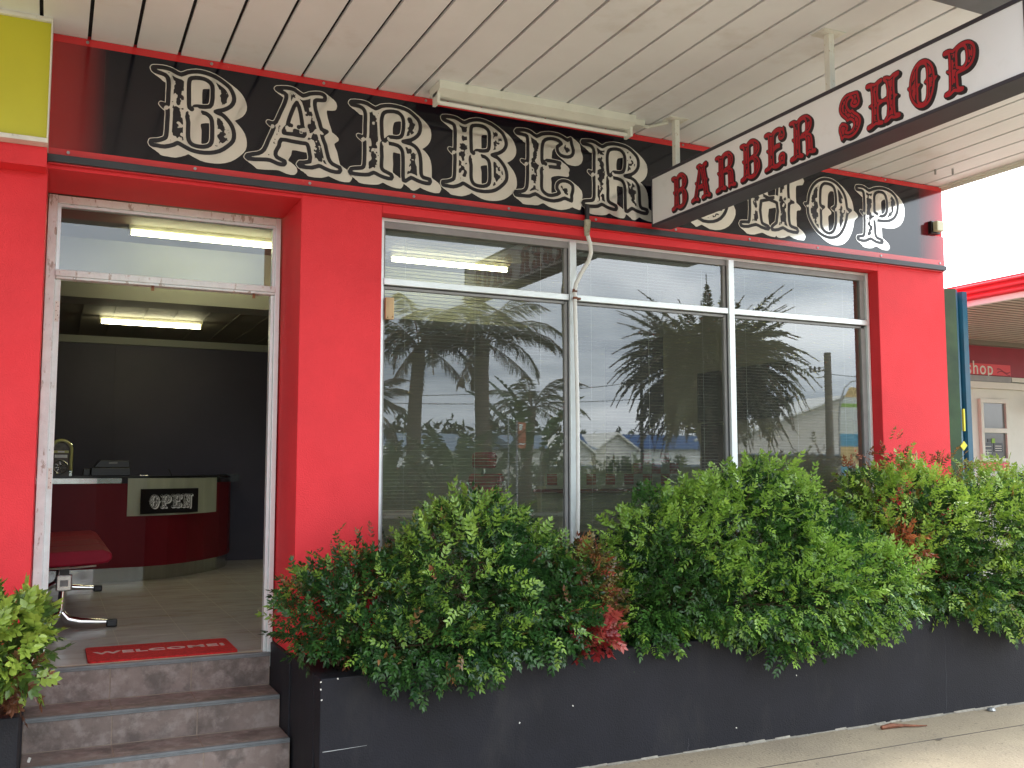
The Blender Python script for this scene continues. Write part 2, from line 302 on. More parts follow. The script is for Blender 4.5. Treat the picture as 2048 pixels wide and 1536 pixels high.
# ------------------------------------------------------------ lettering: glyph outlines in metres, cut from distance fields
GLYPHS = {"B":{"out":[[0.003,0.432],[0.047,0.437],[0.085,0.434],[0.112,0.424],[0.143,0.414],[0.177,0.433],[0.223,0.446],[0.266,0.446],[0.318,0.434],[0.362,0.412],[0.399,0.385],[0.42,0.346],[0.423,0.312],[0.406,0.28],[0.37,0.255],[0.327,0.238],[0.363,0.226],[0.392,0.201],[0.417,0.167],[0.428,0.126],[0.423,0.088],[0.395,0.054],[0.353,0.021],[0.302,0.004],[0.251,0.0],[0.205,0.006],[0.158,0.026],[0.135,0.035],[0.116,0.022],[0.071,0.005],[0.033,0.006],[0.005,0.008],[0.003,0.028],[0.033,0.034],[0.066,0.049],[0.077,0.069],[0.08,0.14],[0.08,0.21],[0.065,0.219],[0.047,0.237],[0.068,0.233],[0.08,0.238],[0.081,0.305],[0.081,0.355],[0.073,0.39],[0.048,0.402],[0.01,0.41],[0.0,0.421]],"holes":[[[0.197,0.404],[0.24,0.412],[0.279,0.406],[0.306,0.381],[0.309,0.335],[0.308,0.293],[0.295,0.261],[0.244,0.253],[0.219,0.249],[0.206,0.23],[0.19,0.24],[0.187,0.281],[0.185,0.343],[0.186,0.385]],[[0.184,0.206],[0.187,0.156],[0.187,0.094],[0.192,0.058],[0.212,0.036],[0.25,0.031],[0.289,0.039],[0.31,0.063],[0.313,0.113],[0.309,0.184],[0.292,0.211],[0.257,0.222]]],"gaps":[[0.072,0.219,0.012],[0.22,0.214,0.033]],"balls":[[0.057,0.237,0.011],[0.202,0.233,0.012]],"extra":[]},"R":{"out":[[0.0,0.427],[0.055,0.434],[0.096,0.429],[0.146,0.408],[0.18,0.428],[0.238,0.441],[0.298,0.439],[0.349,0.427],[0.393,0.398],[0.421,0.365],[0.424,0.319],[0.407,0.283],[0.368,0.252],[0.317,0.235],[0.368,0.227],[0.403,0.207],[0.423,0.172],[0.43,0.118],[0.432,0.056],[0.448,0.033],[0.487,0.028],[0.485,0.002],[0.439,0.003],[0.396,0.014],[0.37,0.023],[0.345,0.005],[0.322,0.0],[0.319,0.062],[0.318,0.144],[0.309,0.185],[0.283,0.206],[0.231,0.211],[0.187,0.206],[0.188,0.126],[0.186,0.064],[0.201,0.042],[0.247,0.025],[0.246,0.0],[0.202,0.003],[0.168,0.013],[0.139,0.023],[0.11,0.007],[0.061,0.001],[0.004,0.003],[0.006,0.028],[0.053,0.038],[0.077,0.049],[0.083,0.091],[0.082,0.201],[0.066,0.215],[0.046,0.231],[0.066,0.226],[0.083,0.232],[0.084,0.295],[0.085,0.365],[0.072,0.394],[0.047,0.406],[0.002,0.409]],"holes":[[[0.189,0.374],[0.201,0.394],[0.235,0.406],[0.281,0.407],[0.311,0.385],[0.32,0.345],[0.316,0.294],[0.304,0.263],[0.274,0.252],[0.232,0.25],[0.207,0.224],[0.19,0.234],[0.185,0.29],[0.183,0.34]]],"gaps":[[0.075,0.214,0.012],[0.208,0.209,0.019],[0.226,0.239,0.009]],"balls":[[0.056,0.23,0.011],[0.205,0.224,0.012]],"extra":[]},"A":{"out":[[0.155,0.436],[0.206,0.445],[0.252,0.442],[0.299,0.415],[0.338,0.433],[0.394,0.445],[0.424,0.436],[0.425,0.41],[0.394,0.405],[0.369,0.396],[0.374,0.344],[0.397,0.277],[0.41,0.236],[0.441,0.227],[0.413,0.201],[0.434,0.147],[0.452,0.075],[0.475,0.043],[0.519,0.027],[0.517,0.0],[0.467,0.0],[0.419,0.015],[0.397,0.021],[0.359,0.005],[0.29,0.004],[0.29,0.026],[0.345,0.038],[0.342,0.094],[0.33,0.136],[0.305,0.139],[0.245,0.141],[0.182,0.142],[0.171,0.104],[0.153,0.067],[0.16,0.038],[0.204,0.021],[0.2,0.001],[0.165,0.002],[0.123,0.016],[0.082,0.014],[0.005,0.008],[0.0,0.028],[0.057,0.045],[0.089,0.071],[0.112,0.13],[0.14,0.203],[0.127,0.218],[0.11,0.232],[0.131,0.229],[0.151,0.239],[0.175,0.299],[0.199,0.359],[0.206,0.404],[0.181,0.417],[0.156,0.426]],"holes":[[[0.266,0.37],[0.238,0.309],[0.22,0.25],[0.218,0.228],[0.202,0.208],[0.196,0.183],[0.245,0.183],[0.308,0.181],[0.312,0.207],[0.301,0.236],[0.289,0.308]]],"gaps":[[0.214,0.215,0.011],[0.308,0.216,0.013],[0.133,0.212,0.011],[0.415,0.213,0.01]],"balls":[[0.12,0.233,0.011],[0.428,0.225,0.012],[0.237,0.232,0.01],[0.28,0.229,0.011]],"extra":[[[0.259,0.204],[0.282,0.198]]]},"E":{"out":[[0.007,0.424],[0.063,0.431],[0.106,0.423],[0.146,0.403],[0.181,0.423],[0.238,0.436],[0.296,0.436],[0.341,0.423],[0.368,0.41],[0.391,0.424],[0.398,0.386],[0.411,0.351],[0.402,0.317],[0.368,0.3],[0.318,0.305],[0.296,0.33],[0.296,0.359],[0.323,0.381],[0.301,0.398],[0.265,0.405],[0.225,0.399],[0.194,0.376],[0.185,0.335],[0.183,0.274],[0.189,0.235],[0.22,0.257],[0.313,0.254],[0.298,0.238],[0.309,0.221],[0.246,0.22],[0.182,0.198],[0.182,0.154],[0.18,0.081],[0.193,0.051],[0.228,0.033],[0.268,0.038],[0.308,0.057],[0.29,0.083],[0.295,0.116],[0.326,0.138],[0.371,0.138],[0.403,0.118],[0.405,0.081],[0.396,0.052],[0.395,0.015],[0.348,0.028],[0.317,0.014],[0.268,0.0],[0.219,0.002],[0.175,0.013],[0.136,0.03],[0.097,0.011],[0.054,0.008],[0.0,0.007],[0.002,0.027],[0.045,0.036],[0.071,0.055],[0.08,0.1],[0.082,0.208],[0.067,0.218],[0.043,0.232],[0.067,0.229],[0.082,0.236],[0.084,0.3],[0.082,0.38],[0.067,0.399],[0.007,0.404]],"holes":[],"gaps":[[0.073,0.217,0.011],[0.211,0.242,0.008],[0.211,0.212,0.02]],"balls":[[0.056,0.233,0.01],[0.209,0.233,0.011]],"extra":[]},"O":{"out":[[0.206,0.437],[0.261,0.434],[0.311,0.415],[0.355,0.379],[0.389,0.328],[0.4,0.277],[0.408,0.235],[0.441,0.229],[0.407,0.203],[0.395,0.154],[0.372,0.096],[0.337,0.045],[0.295,0.014],[0.239,0.0],[0.179,0.005],[0.121,0.03],[0.078,0.068],[0.045,0.115],[0.027,0.159],[0.024,0.205],[0.0,0.228],[0.027,0.233],[0.036,0.28],[0.053,0.329],[0.084,0.376],[0.13,0.413],[0.17,0.43]],"holes":[[[0.204,0.404],[0.249,0.401],[0.281,0.382],[0.293,0.347],[0.298,0.297],[0.291,0.241],[0.26,0.223],[0.292,0.208],[0.292,0.143],[0.285,0.091],[0.261,0.049],[0.225,0.032],[0.191,0.038],[0.161,0.058],[0.148,0.088],[0.15,0.146],[0.149,0.201],[0.18,0.224],[0.148,0.232],[0.145,0.278],[0.149,0.326],[0.156,0.369],[0.179,0.396]]],"gaps":[[0.021,0.213,0.009],[0.412,0.211,0.008],[0.293,0.213,0.008],[0.152,0.209,0.007]],"balls":[[0.012,0.227,0.009],[0.428,0.229,0.012],[0.275,0.225,0.01],[0.173,0.224,0.01]],"extra":[]},"P":{"out":[[0.003,0.412],[0.055,0.416],[0.093,0.408],[0.126,0.394],[0.175,0.413],[0.233,0.426],[0.296,0.425],[0.354,0.41],[0.397,0.378],[0.417,0.336],[0.417,0.292],[0.406,0.25],[0.374,0.209],[0.324,0.183],[0.27,0.174],[0.207,0.172],[0.173,0.168],[0.176,0.114],[0.178,0.06],[0.196,0.036],[0.244,0.025],[0.243,0.003],[0.19,0.003],[0.157,0.014],[0.124,0.023],[0.08,0.004],[0.038,0.0],[0.0,0.007],[0.001,0.027],[0.044,0.035],[0.064,0.051],[0.07,0.103],[0.072,0.201],[0.056,0.21],[0.036,0.225],[0.054,0.219],[0.07,0.226],[0.074,0.284],[0.072,0.357],[0.061,0.382],[0.031,0.386],[0.0,0.389]],"holes":[[[0.227,0.396],[0.27,0.394],[0.294,0.373],[0.304,0.337],[0.307,0.29],[0.3,0.245],[0.272,0.216],[0.233,0.208],[0.2,0.224],[0.176,0.234],[0.177,0.296],[0.177,0.351],[0.192,0.381]]],"gaps":[[0.066,0.211,0.01],[0.187,0.177,0.013],[0.219,0.215,0.008]],"balls":[[0.047,0.224,0.009],[0.195,0.224,0.01]],"extra":[]},"S":{"out":[[0.296,0.456],[0.313,0.403],[0.326,0.351],[0.302,0.313],[0.248,0.305],[0.199,0.334],[0.193,0.369],[0.221,0.395],[0.199,0.426],[0.152,0.414],[0.126,0.375],[0.14,0.328],[0.185,0.28],[0.212,0.288],[0.238,0.253],[0.297,0.209],[0.333,0.15],[0.323,0.095],[0.282,0.038],[0.22,0.005],[0.142,0.0],[0.073,0.028],[0.032,0.005],[0.018,0.057],[0.0,0.105],[0.002,0.153],[0.039,0.183],[0.094,0.164],[0.132,0.128],[0.123,0.095],[0.102,0.078],[0.145,0.059],[0.199,0.07],[0.232,0.113],[0.219,0.159],[0.173,0.192],[0.13,0.185],[0.104,0.224],[0.043,0.277],[0.013,0.336],[0.024,0.399],[0.066,0.45],[0.131,0.475],[0.216,0.468]],"holes":[],"gaps":[],"balls":[],"extra":[]}}
_h = [(0, .026), (0, 0), (.06, 0), (.13, .022), (.176, .008), (.239, 0), (.24, .022), (.196, .034), (.18, .062), (.182, .198),
      (.323, .202), (.319, .074), (.308, .05), (.277, .026), (.276, 0), (.331, .007), (.374, .025), (.42, .008), (.503, .003), (.503, .032), (.451, .043), (.433, .079), (.435, .205), (.475, .222)]
_hl = [(.035, .222), (.080, .205), (.074, .05), (.053, .032)]
_low = _hl + _h
_up = [(x, .444 - z) for x, z in reversed(_low)]
GLYPHS['H'] = dict(out=_low + _up[1:-1], holes=[], gaps=[[.08, .235, .012], [.435, .235, .012], [.182, .235, .02], [.322, .235, .02]], balls=[[.05, .225, .011], [.46, .225, .012]], extra=[])
_n = [(0, .026), (0, 0), (.06, .004), (.12, .02), (.18, .004), (.22, 0), (.22, .024), (.17, .05), (.165, .25), (.30, 0), (.36, 0), (.362, .38), (.42, .41), (.42, .44), (.34, .42), (.28, .435), (.23, .44), (.23, .41), (.28, .38), (.28, .2), (.17, .42), (.13, .44), (.06, .42), (0, .44), (0, .41), (.06, .38), (.07, .24), (.04, .22), (.07, .2), (.06, .05)]
GLYPHS['N'] = dict(out=_n, holes=[], gaps=[], balls=[], extra=[])
GLYPHS['S']['out'] = [(x, z * .94) for x, z in GLYPHS['S']['out']]
def smooth_poly(p):
    q = []; n = len(p)
    for i in range(n):
        a, b, c, d = [np.array(p[(i + k) % n]) for k in (-1, 0, 1, 2)]
        q.append(b); q.append((-a + 9 * b + 9 * c - d) / 16)
    return np.array(q)
def seg_dist(X, Z, P, closed=True):
    d = np.full(X.shape, 9.0); n = len(P)
    for i in range(n if closed else n - 1):
        a = P[i]; b = P[(i + 1) % n]; v = b - a; L2 = v @ v + 1e-12
        t = np.clip(((X - a[0]) * v[0] + (Z - a[1]) * v[1]) / L2, 0, 1)
        d = np.minimum(d, np.hypot(X - a[0] - t * v[0], Z - a[1] - t * v[1]))
    return d
def inside(X, Z, P):
    c = np.zeros(X.shape, bool); n = len(P)
    for i in range(n):
        a = P[i]; b = P[(i + 1) % n]
        if a[1] == b[1]: continue
        c ^= ((a[1] > Z) != (b[1] > Z)) & (X < (b[0] - a[0]) * (Z - a[1]) / (b[1] - a[1]) + a[0])
    return c
def vnoise(X, Z, s, seed):
    r = np.random.RandomState(seed); g = r.rand(128, 128); out = np.zeros(X.shape); amp = 0
    for o in range(3):
        u = X * s * 2 ** o + 11; w = Z * s * 2 ** o + 7; i = np.floor(u).astype(int); j = np.floor(w).astype(int); fu = u - i; fw = w - j
        fu = fu * fu * (3 - 2 * fu); fw = fw * fw * (3 - 2 * fw)
        v = (g[i % 128, j % 128] * (1 - fu) + g[(i + 1) % 128, j % 128] * fu) * (1 - fw) + (g[i % 128, (j + 1) % 128] * (1 - fu) + g[(i + 1) % 128, (j + 1) % 128] * fu) * fw
        out += v * .55 ** o; amp += .55 ** o
    return out / amp
def field_mesh(F, xs, zs):
    """polygons of the region F<0 on a grid (marching squares with merged runs)"""
    V = []; Fc = []; key = {}
    def vid(x, z):
        k = (round(x * 1e5), round(z * 1e5))
        if k not in key: key[k] = len(V); V.append((x, z))
        return key[k]
    nx, nz = len(xs), len(zs); ins = F < 0
    cnt = ins[:-1, :-1].astype(int) + ins[1:, :-1] + ins[:-1, 1:] + ins[1:, 1:]
    for j in range(nz - 1):
        i = 0
        while i < nx - 1:
            c = cnt[i, j]
            if c == 4:
                k = i
                while k + 1 < nx - 1 and cnt[k + 1, j] == 4: k += 1
                Fc.append((vid(xs[i], zs[j]), vid(xs[k + 1], zs[j]), vid(xs[k + 1], zs[j + 1]), vid(xs[i], zs[j + 1]))); i = k + 1; continue
            if c:
                cor = [(i, j), (i + 1, j), (i + 1, j + 1), (i, j + 1)]; poly = []
                for q in range(4):
                    a = cor[q]; b = cor[(q + 1) % 4]; fa = F[a]; fb = F[b]
                    if fa < 0: poly.append(vid(xs[a[0]], zs[a[1]]))
                    if (fa < 0) != (fb < 0):
                        t = fa / (fa - fb); t = min(max(t, .02), .98)
                        poly.append(vid(xs[a[0]] + (xs[b[0]] - xs[a[0]]) * t, zs[a[1]] + (zs[b[1]] - zs[a[1]]) * t))
                p2 = [p for n_, p in enumerate(poly) if p != poly[n_ - 1]]
                if len(p2) > 2: Fc.append(tuple(p2))
            i += 1
    return V, Fc
_gc = {}
def glyph_fields(ch, seed, h):
    g = GLYPHS[ch]; out = smooth_poly(g['out']); w = out[:, 0].max(); ht = out[:, 1].max()
    xs = np.arange(-.04, w + .13, h); zs = np.arange(-.09, ht + .05, h); X, Z = np.meshgrid(xs, zs, indexing='ij')
    holes = [smooth_poly(q) for q in g['holes']]
    dd = seg_dist(X, Z, out); ins = inside(X, Z, out)
    for q in holes: dd = np.minimum(dd, seg_dist(X, Z, q)); ins &= ~inside(X, Z, q)
    body = np.where(ins, -dd, dd); full = dd.copy()
    line = dd.copy()
    for gx, gz, gr in g['gaps']: line = np.where(np.hypot(X - gx, Z - gz) < gr, .05, line)
    return xs, zs, X, Z, body, line, g
def shifted_min(body, h, sx, sz, n=7):
    o = body.copy()
    for k in range(1, n + 1):
        a = int(round(sx * k / n / h)); b = int(round(sz * k / n / h)); s = np.full(body.shape, .05)
        # value at p taken from p - shift
        src = body[:body.shape[0] - a, -b:] if b < 0 else body[:body.shape[0] - a, :]
        s[a:, :body.shape[1] + b if b < 0 else None] = src
        o = np.minimum(o, s)
    return o
def letter_layers(ch, seed, style, h=.0045):
    k = (ch, seed, style, h)
    if k in _gc: return _gc[k]
    xs, zs, X, Z, body, line, g = glyph_fields(ch, seed, h)
    if style == 'fascia':
        sil = shifted_min(body, h, .052, -.034) - .016
        ink = line - .0115
        for bx, bz, br in g['balls']: ink = np.minimum(ink, np.hypot(X - bx, Z - bz) - br * 1.15)
        for e in g['extra']: ink = np.minimum(ink, seg_dist(X, Z, np.array(e), False) - .013)
        n = vnoise(X * 1.25, Z * .9, 42, seed)
        core = (body + .026)                       # <0 deep inside the strokes
        speck = np.maximum(core, (n - (.435 + np.clip(-body - .022, 0, .03) * 7.0)) * .05)
        n2 = vnoise(X, Z, 70, seed + 5); speck2 = np.maximum(body + .018, (.80 - n2) * .05)
        ink = np.minimum(np.minimum(ink, speck), speck2); ink = np.maximum(ink, sil + .004)
        a, b = field_mesh(sil, xs, zs), field_mesh(ink, xs, zs)
    else:
        sil = shifted_min(body, h, .034, -.026) - .018
        n = vnoise(X * 1.3, Z * .8, 34, seed); core = body + .030
        red = np.minimum(np.abs(body + .006) - .0135, np.maximum(core, (.38 - n) * .05))
        a, b = field_mesh(sil, xs, zs), field_mesh(red, xs, zs)
    _gc[k] = (a, b); return a, b
def add_layer(mb, layer, fn, m):
    V, F = layer; mb.add([fn(x, z) for x, z in V], F, m)
# ------------------------------------------------------------ ground
g = MB(); g.box(-14, 40, -1.9, 6.6, -.12, 0); fp = g.build('footpath', 'concrete'); struct(fp)
g = MB(); g.box(-14, 7.3, 5.36, 5.38, .002, .004)
g = MB(); g.box(-90, 120, -2.05, -1.9, -.12, .004); struct(g.build('kerb', 'kerb'))
g = MB(); g.add([(-150, -13, -.13), (200, -13, -.13), (200, -2.05, -.13), (-150, -2.05, -.13)], [(0, 1, 2, 3)]); struct(g.build('road', 'asphalt'))
g = MB(); g.add([(-250, -260, -.16), (300, -260, -.16), (300, 200, -.16), (-250, 200, -.16)], [(0, 1, 2, 3)]); struct(g.build('ground', 'grass'))
g = MB(); g.add([(-150, -58, -.10), (200, -58, -.10), (200, -13, -.10), (-150, -13, -.10)], [(0, 1, 2, 3)]); struct(g.build('lawn', 'grass'))
g = MB(); g.box(-90, 120, -15.6, -13.0, -.2, .03); struct(g.build('far_pavement', 'concrete'))
g = MB()
for x in (8.2, 1.9, -3.6): g.box(x, x + .008, -1.9, 4.3, 0, .0015)
g.box(-14, 30, 4.318, 4.326, 0, .002); struct(g.build('footpath_joints', 'joint'))

# ------------------------------------------------------------ shop building
shop = thing('shop_building', 'bright red rendered shop front with doorway and three bay window, interior behind it', 'shop', (0, 5.37, 0))
YF = 5.37
w = MB(); w.box(-4.5, -.07, YF, 5.95, .556, 3.85); w.build('pier', 'red_wall', shop, bevel=.004)
w = MB(); w.box(1.225, 1.70, YF, 5.95, .60, 3.16); w.build('pier', 'red_wall', shop, bevel=.005)
w = MB(); w.box(5.60, 6.30, YF, 5.62, 0, 3.16); w.box(6.28, 6.30, 5.62, 12.1, 0, 3.9); w.build('pier', 'red_wall', shop, bevel=.005)
w = MB(); w.box(1.70, 5.60, YF, 5.46, 3.105, 3.16); w.box(1.70, 5.60, 5.46, 5.62, 3.12, 3.16); w.box(-.07, 1.70, YF, 5.95, 3.16, 3.86); w.box(1.70, 6.30, YF, 5.62, 3.16, 3.86); w.build('lintel', 'red_wall', shop, bevel=.004)
w = MB(); w.box(-.07, 1.225, YF + .005, 5.86, 3.135, 3.16); w.build('door_head', 'red_wall', shop)
w = MB(); w.box(1.70, 5.60, 5.42, 5.62, 0, .62); w.build('sill_wall', 'black_wall', shop)
w = MB(); w.box(-4.5, -.078, YF - .003, 5.95, 0, .555); w.box(1.205, 1.7, YF - .004, 5.95, 0, .60); w.build('dado', 'black_wall', shop, bevel=.004)
# interior shell
w = MB(); w.box(-.9, 6.28, 5.895, 12.1, .40, .545); w.box(1.75, 6.28, 5.625, 5.894, .40, .545)
w.build('floor', 'floor_tile', shop)
w = MB()
for k in range(16):
    w.box(-.9, 6.28, 5.95 + k * .405, 5.953 + k * .405, .545, .5456)
for k in range(18):
    x = -.80 + k * .405; w.box(x, x + .003, 5.88, 12.0, .545, .5456)
w.build('floor_joint', 'floor_line', shop)
w = MB(); w.box(6.2, 6.275, 9.121, 10.4, .545, 3.9); w.build('side_wall', 'wall_dark', shop, label='dark painted alcove of the inner wall')
w = MB(); w.box(-.9, 3.0, 11.93, 12.1, .545, 3.95); w.box(.62, .66, 11.92, 11.93, .545, 3.1); w.box(-.95, -.9, 5.95, 12.1, .4, 3.95); w.build('back_wall', 'wall_dark', shop)
w = MB(); w.box(6.20, 6.275, 5.64, 9.12, .545, 3.9); w.box(6.20, 6.275, 10.401, 11.93, .545, 3.9); w.box(3.001, 6.28, 11.93, 12.1, .545, 3.95); w.box(5.56, 6.2, 5.625, 5.64, .545, 3.6); w.box(5.596, 5.5995, 5.53, 5.62, .63, 3.1); w.build('side_wall', 'wall_cream', shop)
w = MB(); w.box(-.9, 3.2, 11.88, 11.929, 3.04, 3.12); w.build('cornice', 'beam_cream', shop)
w = MB(); w.box(-.95, 6.28, 5.625, 9.12, 3.62, 3.7); w.build('ceiling', 'ceil_in', shop)
w = MB(); w.box(-.95, 6.28, 9.5, 12.1, 3.13, 3.2)
for k in range(26): w.box(-.9 + k * .28, -.89 + k * .28, 9.52, 11.9, 3.124, 3.131)
w.build('ceiling', 'ceil_in', shop)
w = MB(); w.box(-.94, 6.27, 9.12, 9.5, 3.10, 3.7); w.build('beam', 'beam_cream', shop)
w = MB(); w.box(-4.5, 6.3, 5.37, 12.1, 3.97, 4.05); w.build('roof', 'steel_grey', shop)
# inner low partition with checker tiles
pw = thing('partition_wall', 'low cream partition wall with red and cream checker tiles seen through right hand windows', 'partition', (5, 8.8, .545))
w = MB(); w.box(4.5, 6.19, 8.82, 8.92, .546, 1.42); w.box(4.5, 6.19, 8.72, 8.94, 1.42, 1.45); w.build('base', 'wall_cream', pw)
w = MB(); w.box(4.55, 5.60, 8.83, 8.86, 1.451, 1.575); w.box(5.601, 6.19, 8.83, 8.86, 1.451, 1.80); w.build('backing', 'checker_cream', pw)
w = MB()
for r_ in range(3):
    for c_ in range(14):
        if (r_ + c_) % 2 == 0 and (r_ == 0 or c_ > 8): w.box(4.57 + c_ * .115, 4.57 + c_ * .115 + .112, 8.824, 8.829, 1.455 + r_ * .115, 1.567 + r_ * .115)
w.build('checker_tiles', 'checker_red', pw)
w = MB(); w.box(4.4, 6.19, 8.55, 8.80, 1.38, 1.415); w.build('shelf', 'counter_red', pw)
tv = thing('television', 'black flat television on a wall bracket seen through the right hand window', 'television', (6.0, 8.2, 2.4))
w = MB(); w.box(6.12, 6.165, 7.03, 8.39, 2.10, 2.62); w.build('screen', 'tv_black', tv, bevel=.01)
w = MB(); w.box(6.166, 6.199, 7.6, 7.8, 2.25, 2.45); w.build('bracket', 'black_plastic', tv)
w = MB(); w.box(6.16, 6.199, 7.85, 8.38, 1.50, 2.09); w.box(6.155, 6.1595, 7.88, 8.35, 1.53, 2.06, 1); o = w.build('dark_panel', ['black_plastic', 'tv_black']); tag(o, 'dark framed panel on the inner wall below the left half of the television', 'panel')

# ------------------------------------------------------------ door frame
df = thing('door_frame', 'peeling white door frame with glazed transom at the top of the steps', 'door frame', (.57, 5.87, .545))
w = MB(); w.box(-.066, -.018, 5.86, 5.94, .50, 3.13); w.build('jamb', 'peeling_white', df, bevel=.004)
w = MB(); w.box(-.0175, .012, 5.875, 5.93, .548, 2.657); w.box(-.0175, -.013, 5.868, 5.875, .548, 2.657); w.build('hinge_stile', 'peeling_white', df, bevel=.002)
w = MB(); w.box(1.185, 1.215, 5.86, 5.94, .46, 3.13); w.box(1.165, 1.1845, 5.875, 5.93, .475, 2.657); w.build('jamb', 'alu', df, bevel=.003)
w = MB(); w.box(-.0175, 1.1845, 5.862, 5.94, 3.085, 3.128); w.build('head', 'peeling_white', df, bevel=.003)
w = MB(); w.box(-.0175, 1.1845, 5.850, 5.935, 2.672, 2.708); w.box(-.0175, 1.1845, 5.856, 5.925, 2.658, 2.671); w.build('transom_bar', 'peeling_white', df, bevel=.003)
w = MB(); w.box(-.0175, .0, 5.876, 5.92, 2.709, 3.084); w.box(1.17, 1.1845, 5.876, 5.92, 2.709, 3.084); w.box(0, 1.17, 5.876, 5.92, 3.068, 3.084); w.build('glazing_bead', 'alu', df)
w = MB(); w.box(0, 1.17, 5.897, 5.901, 2.709, 3.068); w.m = [1] * 6; w.m[2] = 0; w.build('transom_glass', ['shop_glass', 'shop_glass_back'], df)
for z in (2.42, 1.50):
    w = MB(); w.box(-.012, .008, 5.871, 5.875, z, z + .115)
    for i, (dx, dz) in enumerate(((-.006, .012), (.003, .035), (-.006, .06), (.003, .085), (-.005, .104))): w.box(dx - .0022, dx + .0022, 5.8695, 5.871, z + dz - .0022, z + dz + .0022, 1)
    w.build('hinge', ['white_edge', 'rust'], df)
for x in (.49, 1.06):
    w = MB(); w.box(x - .008, x + .008, 5.852, 5.858, 2.628, 2.657); w.build('catch', 'rust', df)

# ------------------------------------------------------------ shop window
sw = thing('shop_window', 'wide six pane shop window in pale metal frames between two red piers', 'window', (3.65, 5.46, .62))
XM = [1.705, 3.0, 4.268, 5.565]
w = MB(); w.box(1.705, 1.742, 5.462, 5.52, .625, 3.104); w.build('frame', 'alu', sw, bevel=.002)
w = MB(); w.box(5.572, 5.594, 5.462, 5.52, .625, 3.104); w.build('frame', 'alu', sw, bevel=.002)
w = MB(); w.box(1.743, 5.571, 5.470, 5.52, 3.086, 3.104); w.box(1.743, 5.571, 5.478, 5.52, 3.045, 3.085, 1); w.build('head_frame', ['alu', 'grey_frame'], sw)
for x in (2.994, 4.266):
    w = MB(); w.box(x, x + .046, 5.45, 5.475, .625, 3.085); w.box(x - .004, x + .05, 5.476, 5.52, .625, 3.044, 1); w.build('mullion', ['alu', 'dark_rubber'], sw, bevel=.002)
bays = [(1.743, 2.989), (3.045, 4.261), (4.317, 5.571)]
for a, b in bays:
    w = MB(); w.box(a, b, 5.456, 5.478, 2.700, 2.738); w.box(a, b, 5.479, 5.515, 2.694, 2.742, 1); w.build('transom', ['alu', 'dark_rubber'], sw, bevel=.002)
    w = MB(); w.box(a, a + .014, 5.484, 5.515, .63, 2.693); w.box(b - .014 - (.03 if b > 5 else .006), b, 5.484, 5.515, .63, 2.693); w.box(a, a + .014, 5.484, 5.515, 2.743, 3.044); w.box(b - .014 - (.03 if b > 5 else .006), b, 5.484, 5.515, 2.743, 3.044)
    w.box(a + .014, b - .014, 5.484, 5.515, 2.678, 2.693); w.build('glazing_bead', 'grey_frame', sw)
    for z0, z1 in ((.63, 2.693), (2.743, 3.044)):
        w = MB(); w.box(a, b, 5.498, 5.502, z0, z1); w.m = [1] * 6; w.m[2] = 0; w.build('pane', ['shop_glass', 'shop_glass_back'], sw)
w = MB(); w.box(5.571, 5.5995, 5.4605, 5.56, .625, 3.10, 0)
# venetian blinds behind the bays
for i, (a, b) in enumerate(bays):
    lab = ['cream venetian blind with open slats behind the left bay, nearest the door', 'cream venetian blind with open slats behind the middle bay, right of the white pipe', 'cream venetian blind with open slats behind the bay nearest the right pier'][i]
    vb = thing('venetian_blind', lab, 'blind', ((a + b) / 2, 5.56, 3.05), 'venetian blinds behind the shop window')
    w = MB(); rng = random.Random(i)
    z = 3.01; tilt = [.06, .10, .05][i]
    while z > .70:
        zz = z + rng.uniform(-.0012, .0012)
        x0, x1, y0, y1, t = a + .03, b - .035, 5.548, 5.573, .0007
        vs = [(x0, y0, zz), (x1, y0, zz + rng.uniform(-.0015, .0015)), (x1, y1, zz + tilt * .025), (x0, y1, zz + tilt * .025)]
        w.add(vs + [(p[0], p[1], p[2] + t) for p in vs], [(3, 2, 1, 0), (4, 5, 6, 7), (0, 1, 5, 4), (2, 3, 7, 6)]); z -= .0215
    w.build('slats', 'blind', vb)
    w = MB(); w.box(a + .02, b - .025, 5.54, 5.58, 3.015, 3.043); w.build('head_rail', 'blind', vb)
    for f in (.13, .5, .87):
        x = a + (b - a) * f; w = MB(); w.tube([(x, 5.5455, 3.01), (x, 5.5455, .70)], .0009, 5); w.build('ladder_cord', 'cord', vb)

# ------------------------------------------------------------ entry steps
st = thing('entry_steps', 'three brown tiled entry steps with grey nosings up to the open doorway', 'steps', (.57, 5.5, 0))
xs_ = [-.0775, .337, .762, 1.200]
w = MB(); w.box(-.077, 1.2, 5.2935, 5.893, 0, .1885); w.box(-.077, 1.2, 5.5595, 5.893, .1885, .3585); w.box(-.077, 1.2, 5.8495, 5.893, .3585, .5435); w.build('base', 'step_grout', st)
lev = [(5.30, .190, 5.566), (5.566, .360, 5.856), (5.856, .545, 5.893)]
zb = [0.0, .190, .360]
for (y0, z, y1), z0 in zip(lev, zb):
    w = MB()
    for a, b in zip(xs_[:-1], xs_[1:]): w.box(a + .003, b - .003, y0 - .008, y0, z0 + .003, z - .014)
    w.build('riser', 'step_tile', st, bevel=.0015, seg=1)
    w = MB()
    for a, b in zip(xs_[:-1], xs_[1:]): w.box(a + .003, b - .003, y0 + .014, y1 - .011 if z < .5 else y1, z - .008, z)
    w.build('tread', 'step_tile', st, bevel=.0015, seg=1)
    w = MB(); w.box(-.077, 1.2, y0 - .012, y0 + .013, z - .013, z + .001); w.box(-.077, 1.2, y0 - .014, y0 - .0085, z - .022, z - .0135); w.build('nosing', 'nosing', st, bevel=.002)
w = MB(); w.box(-.016, 1.182, 5.894, 5.906, .53, .547); w.build('threshold_strip', 'stone_strip', st)
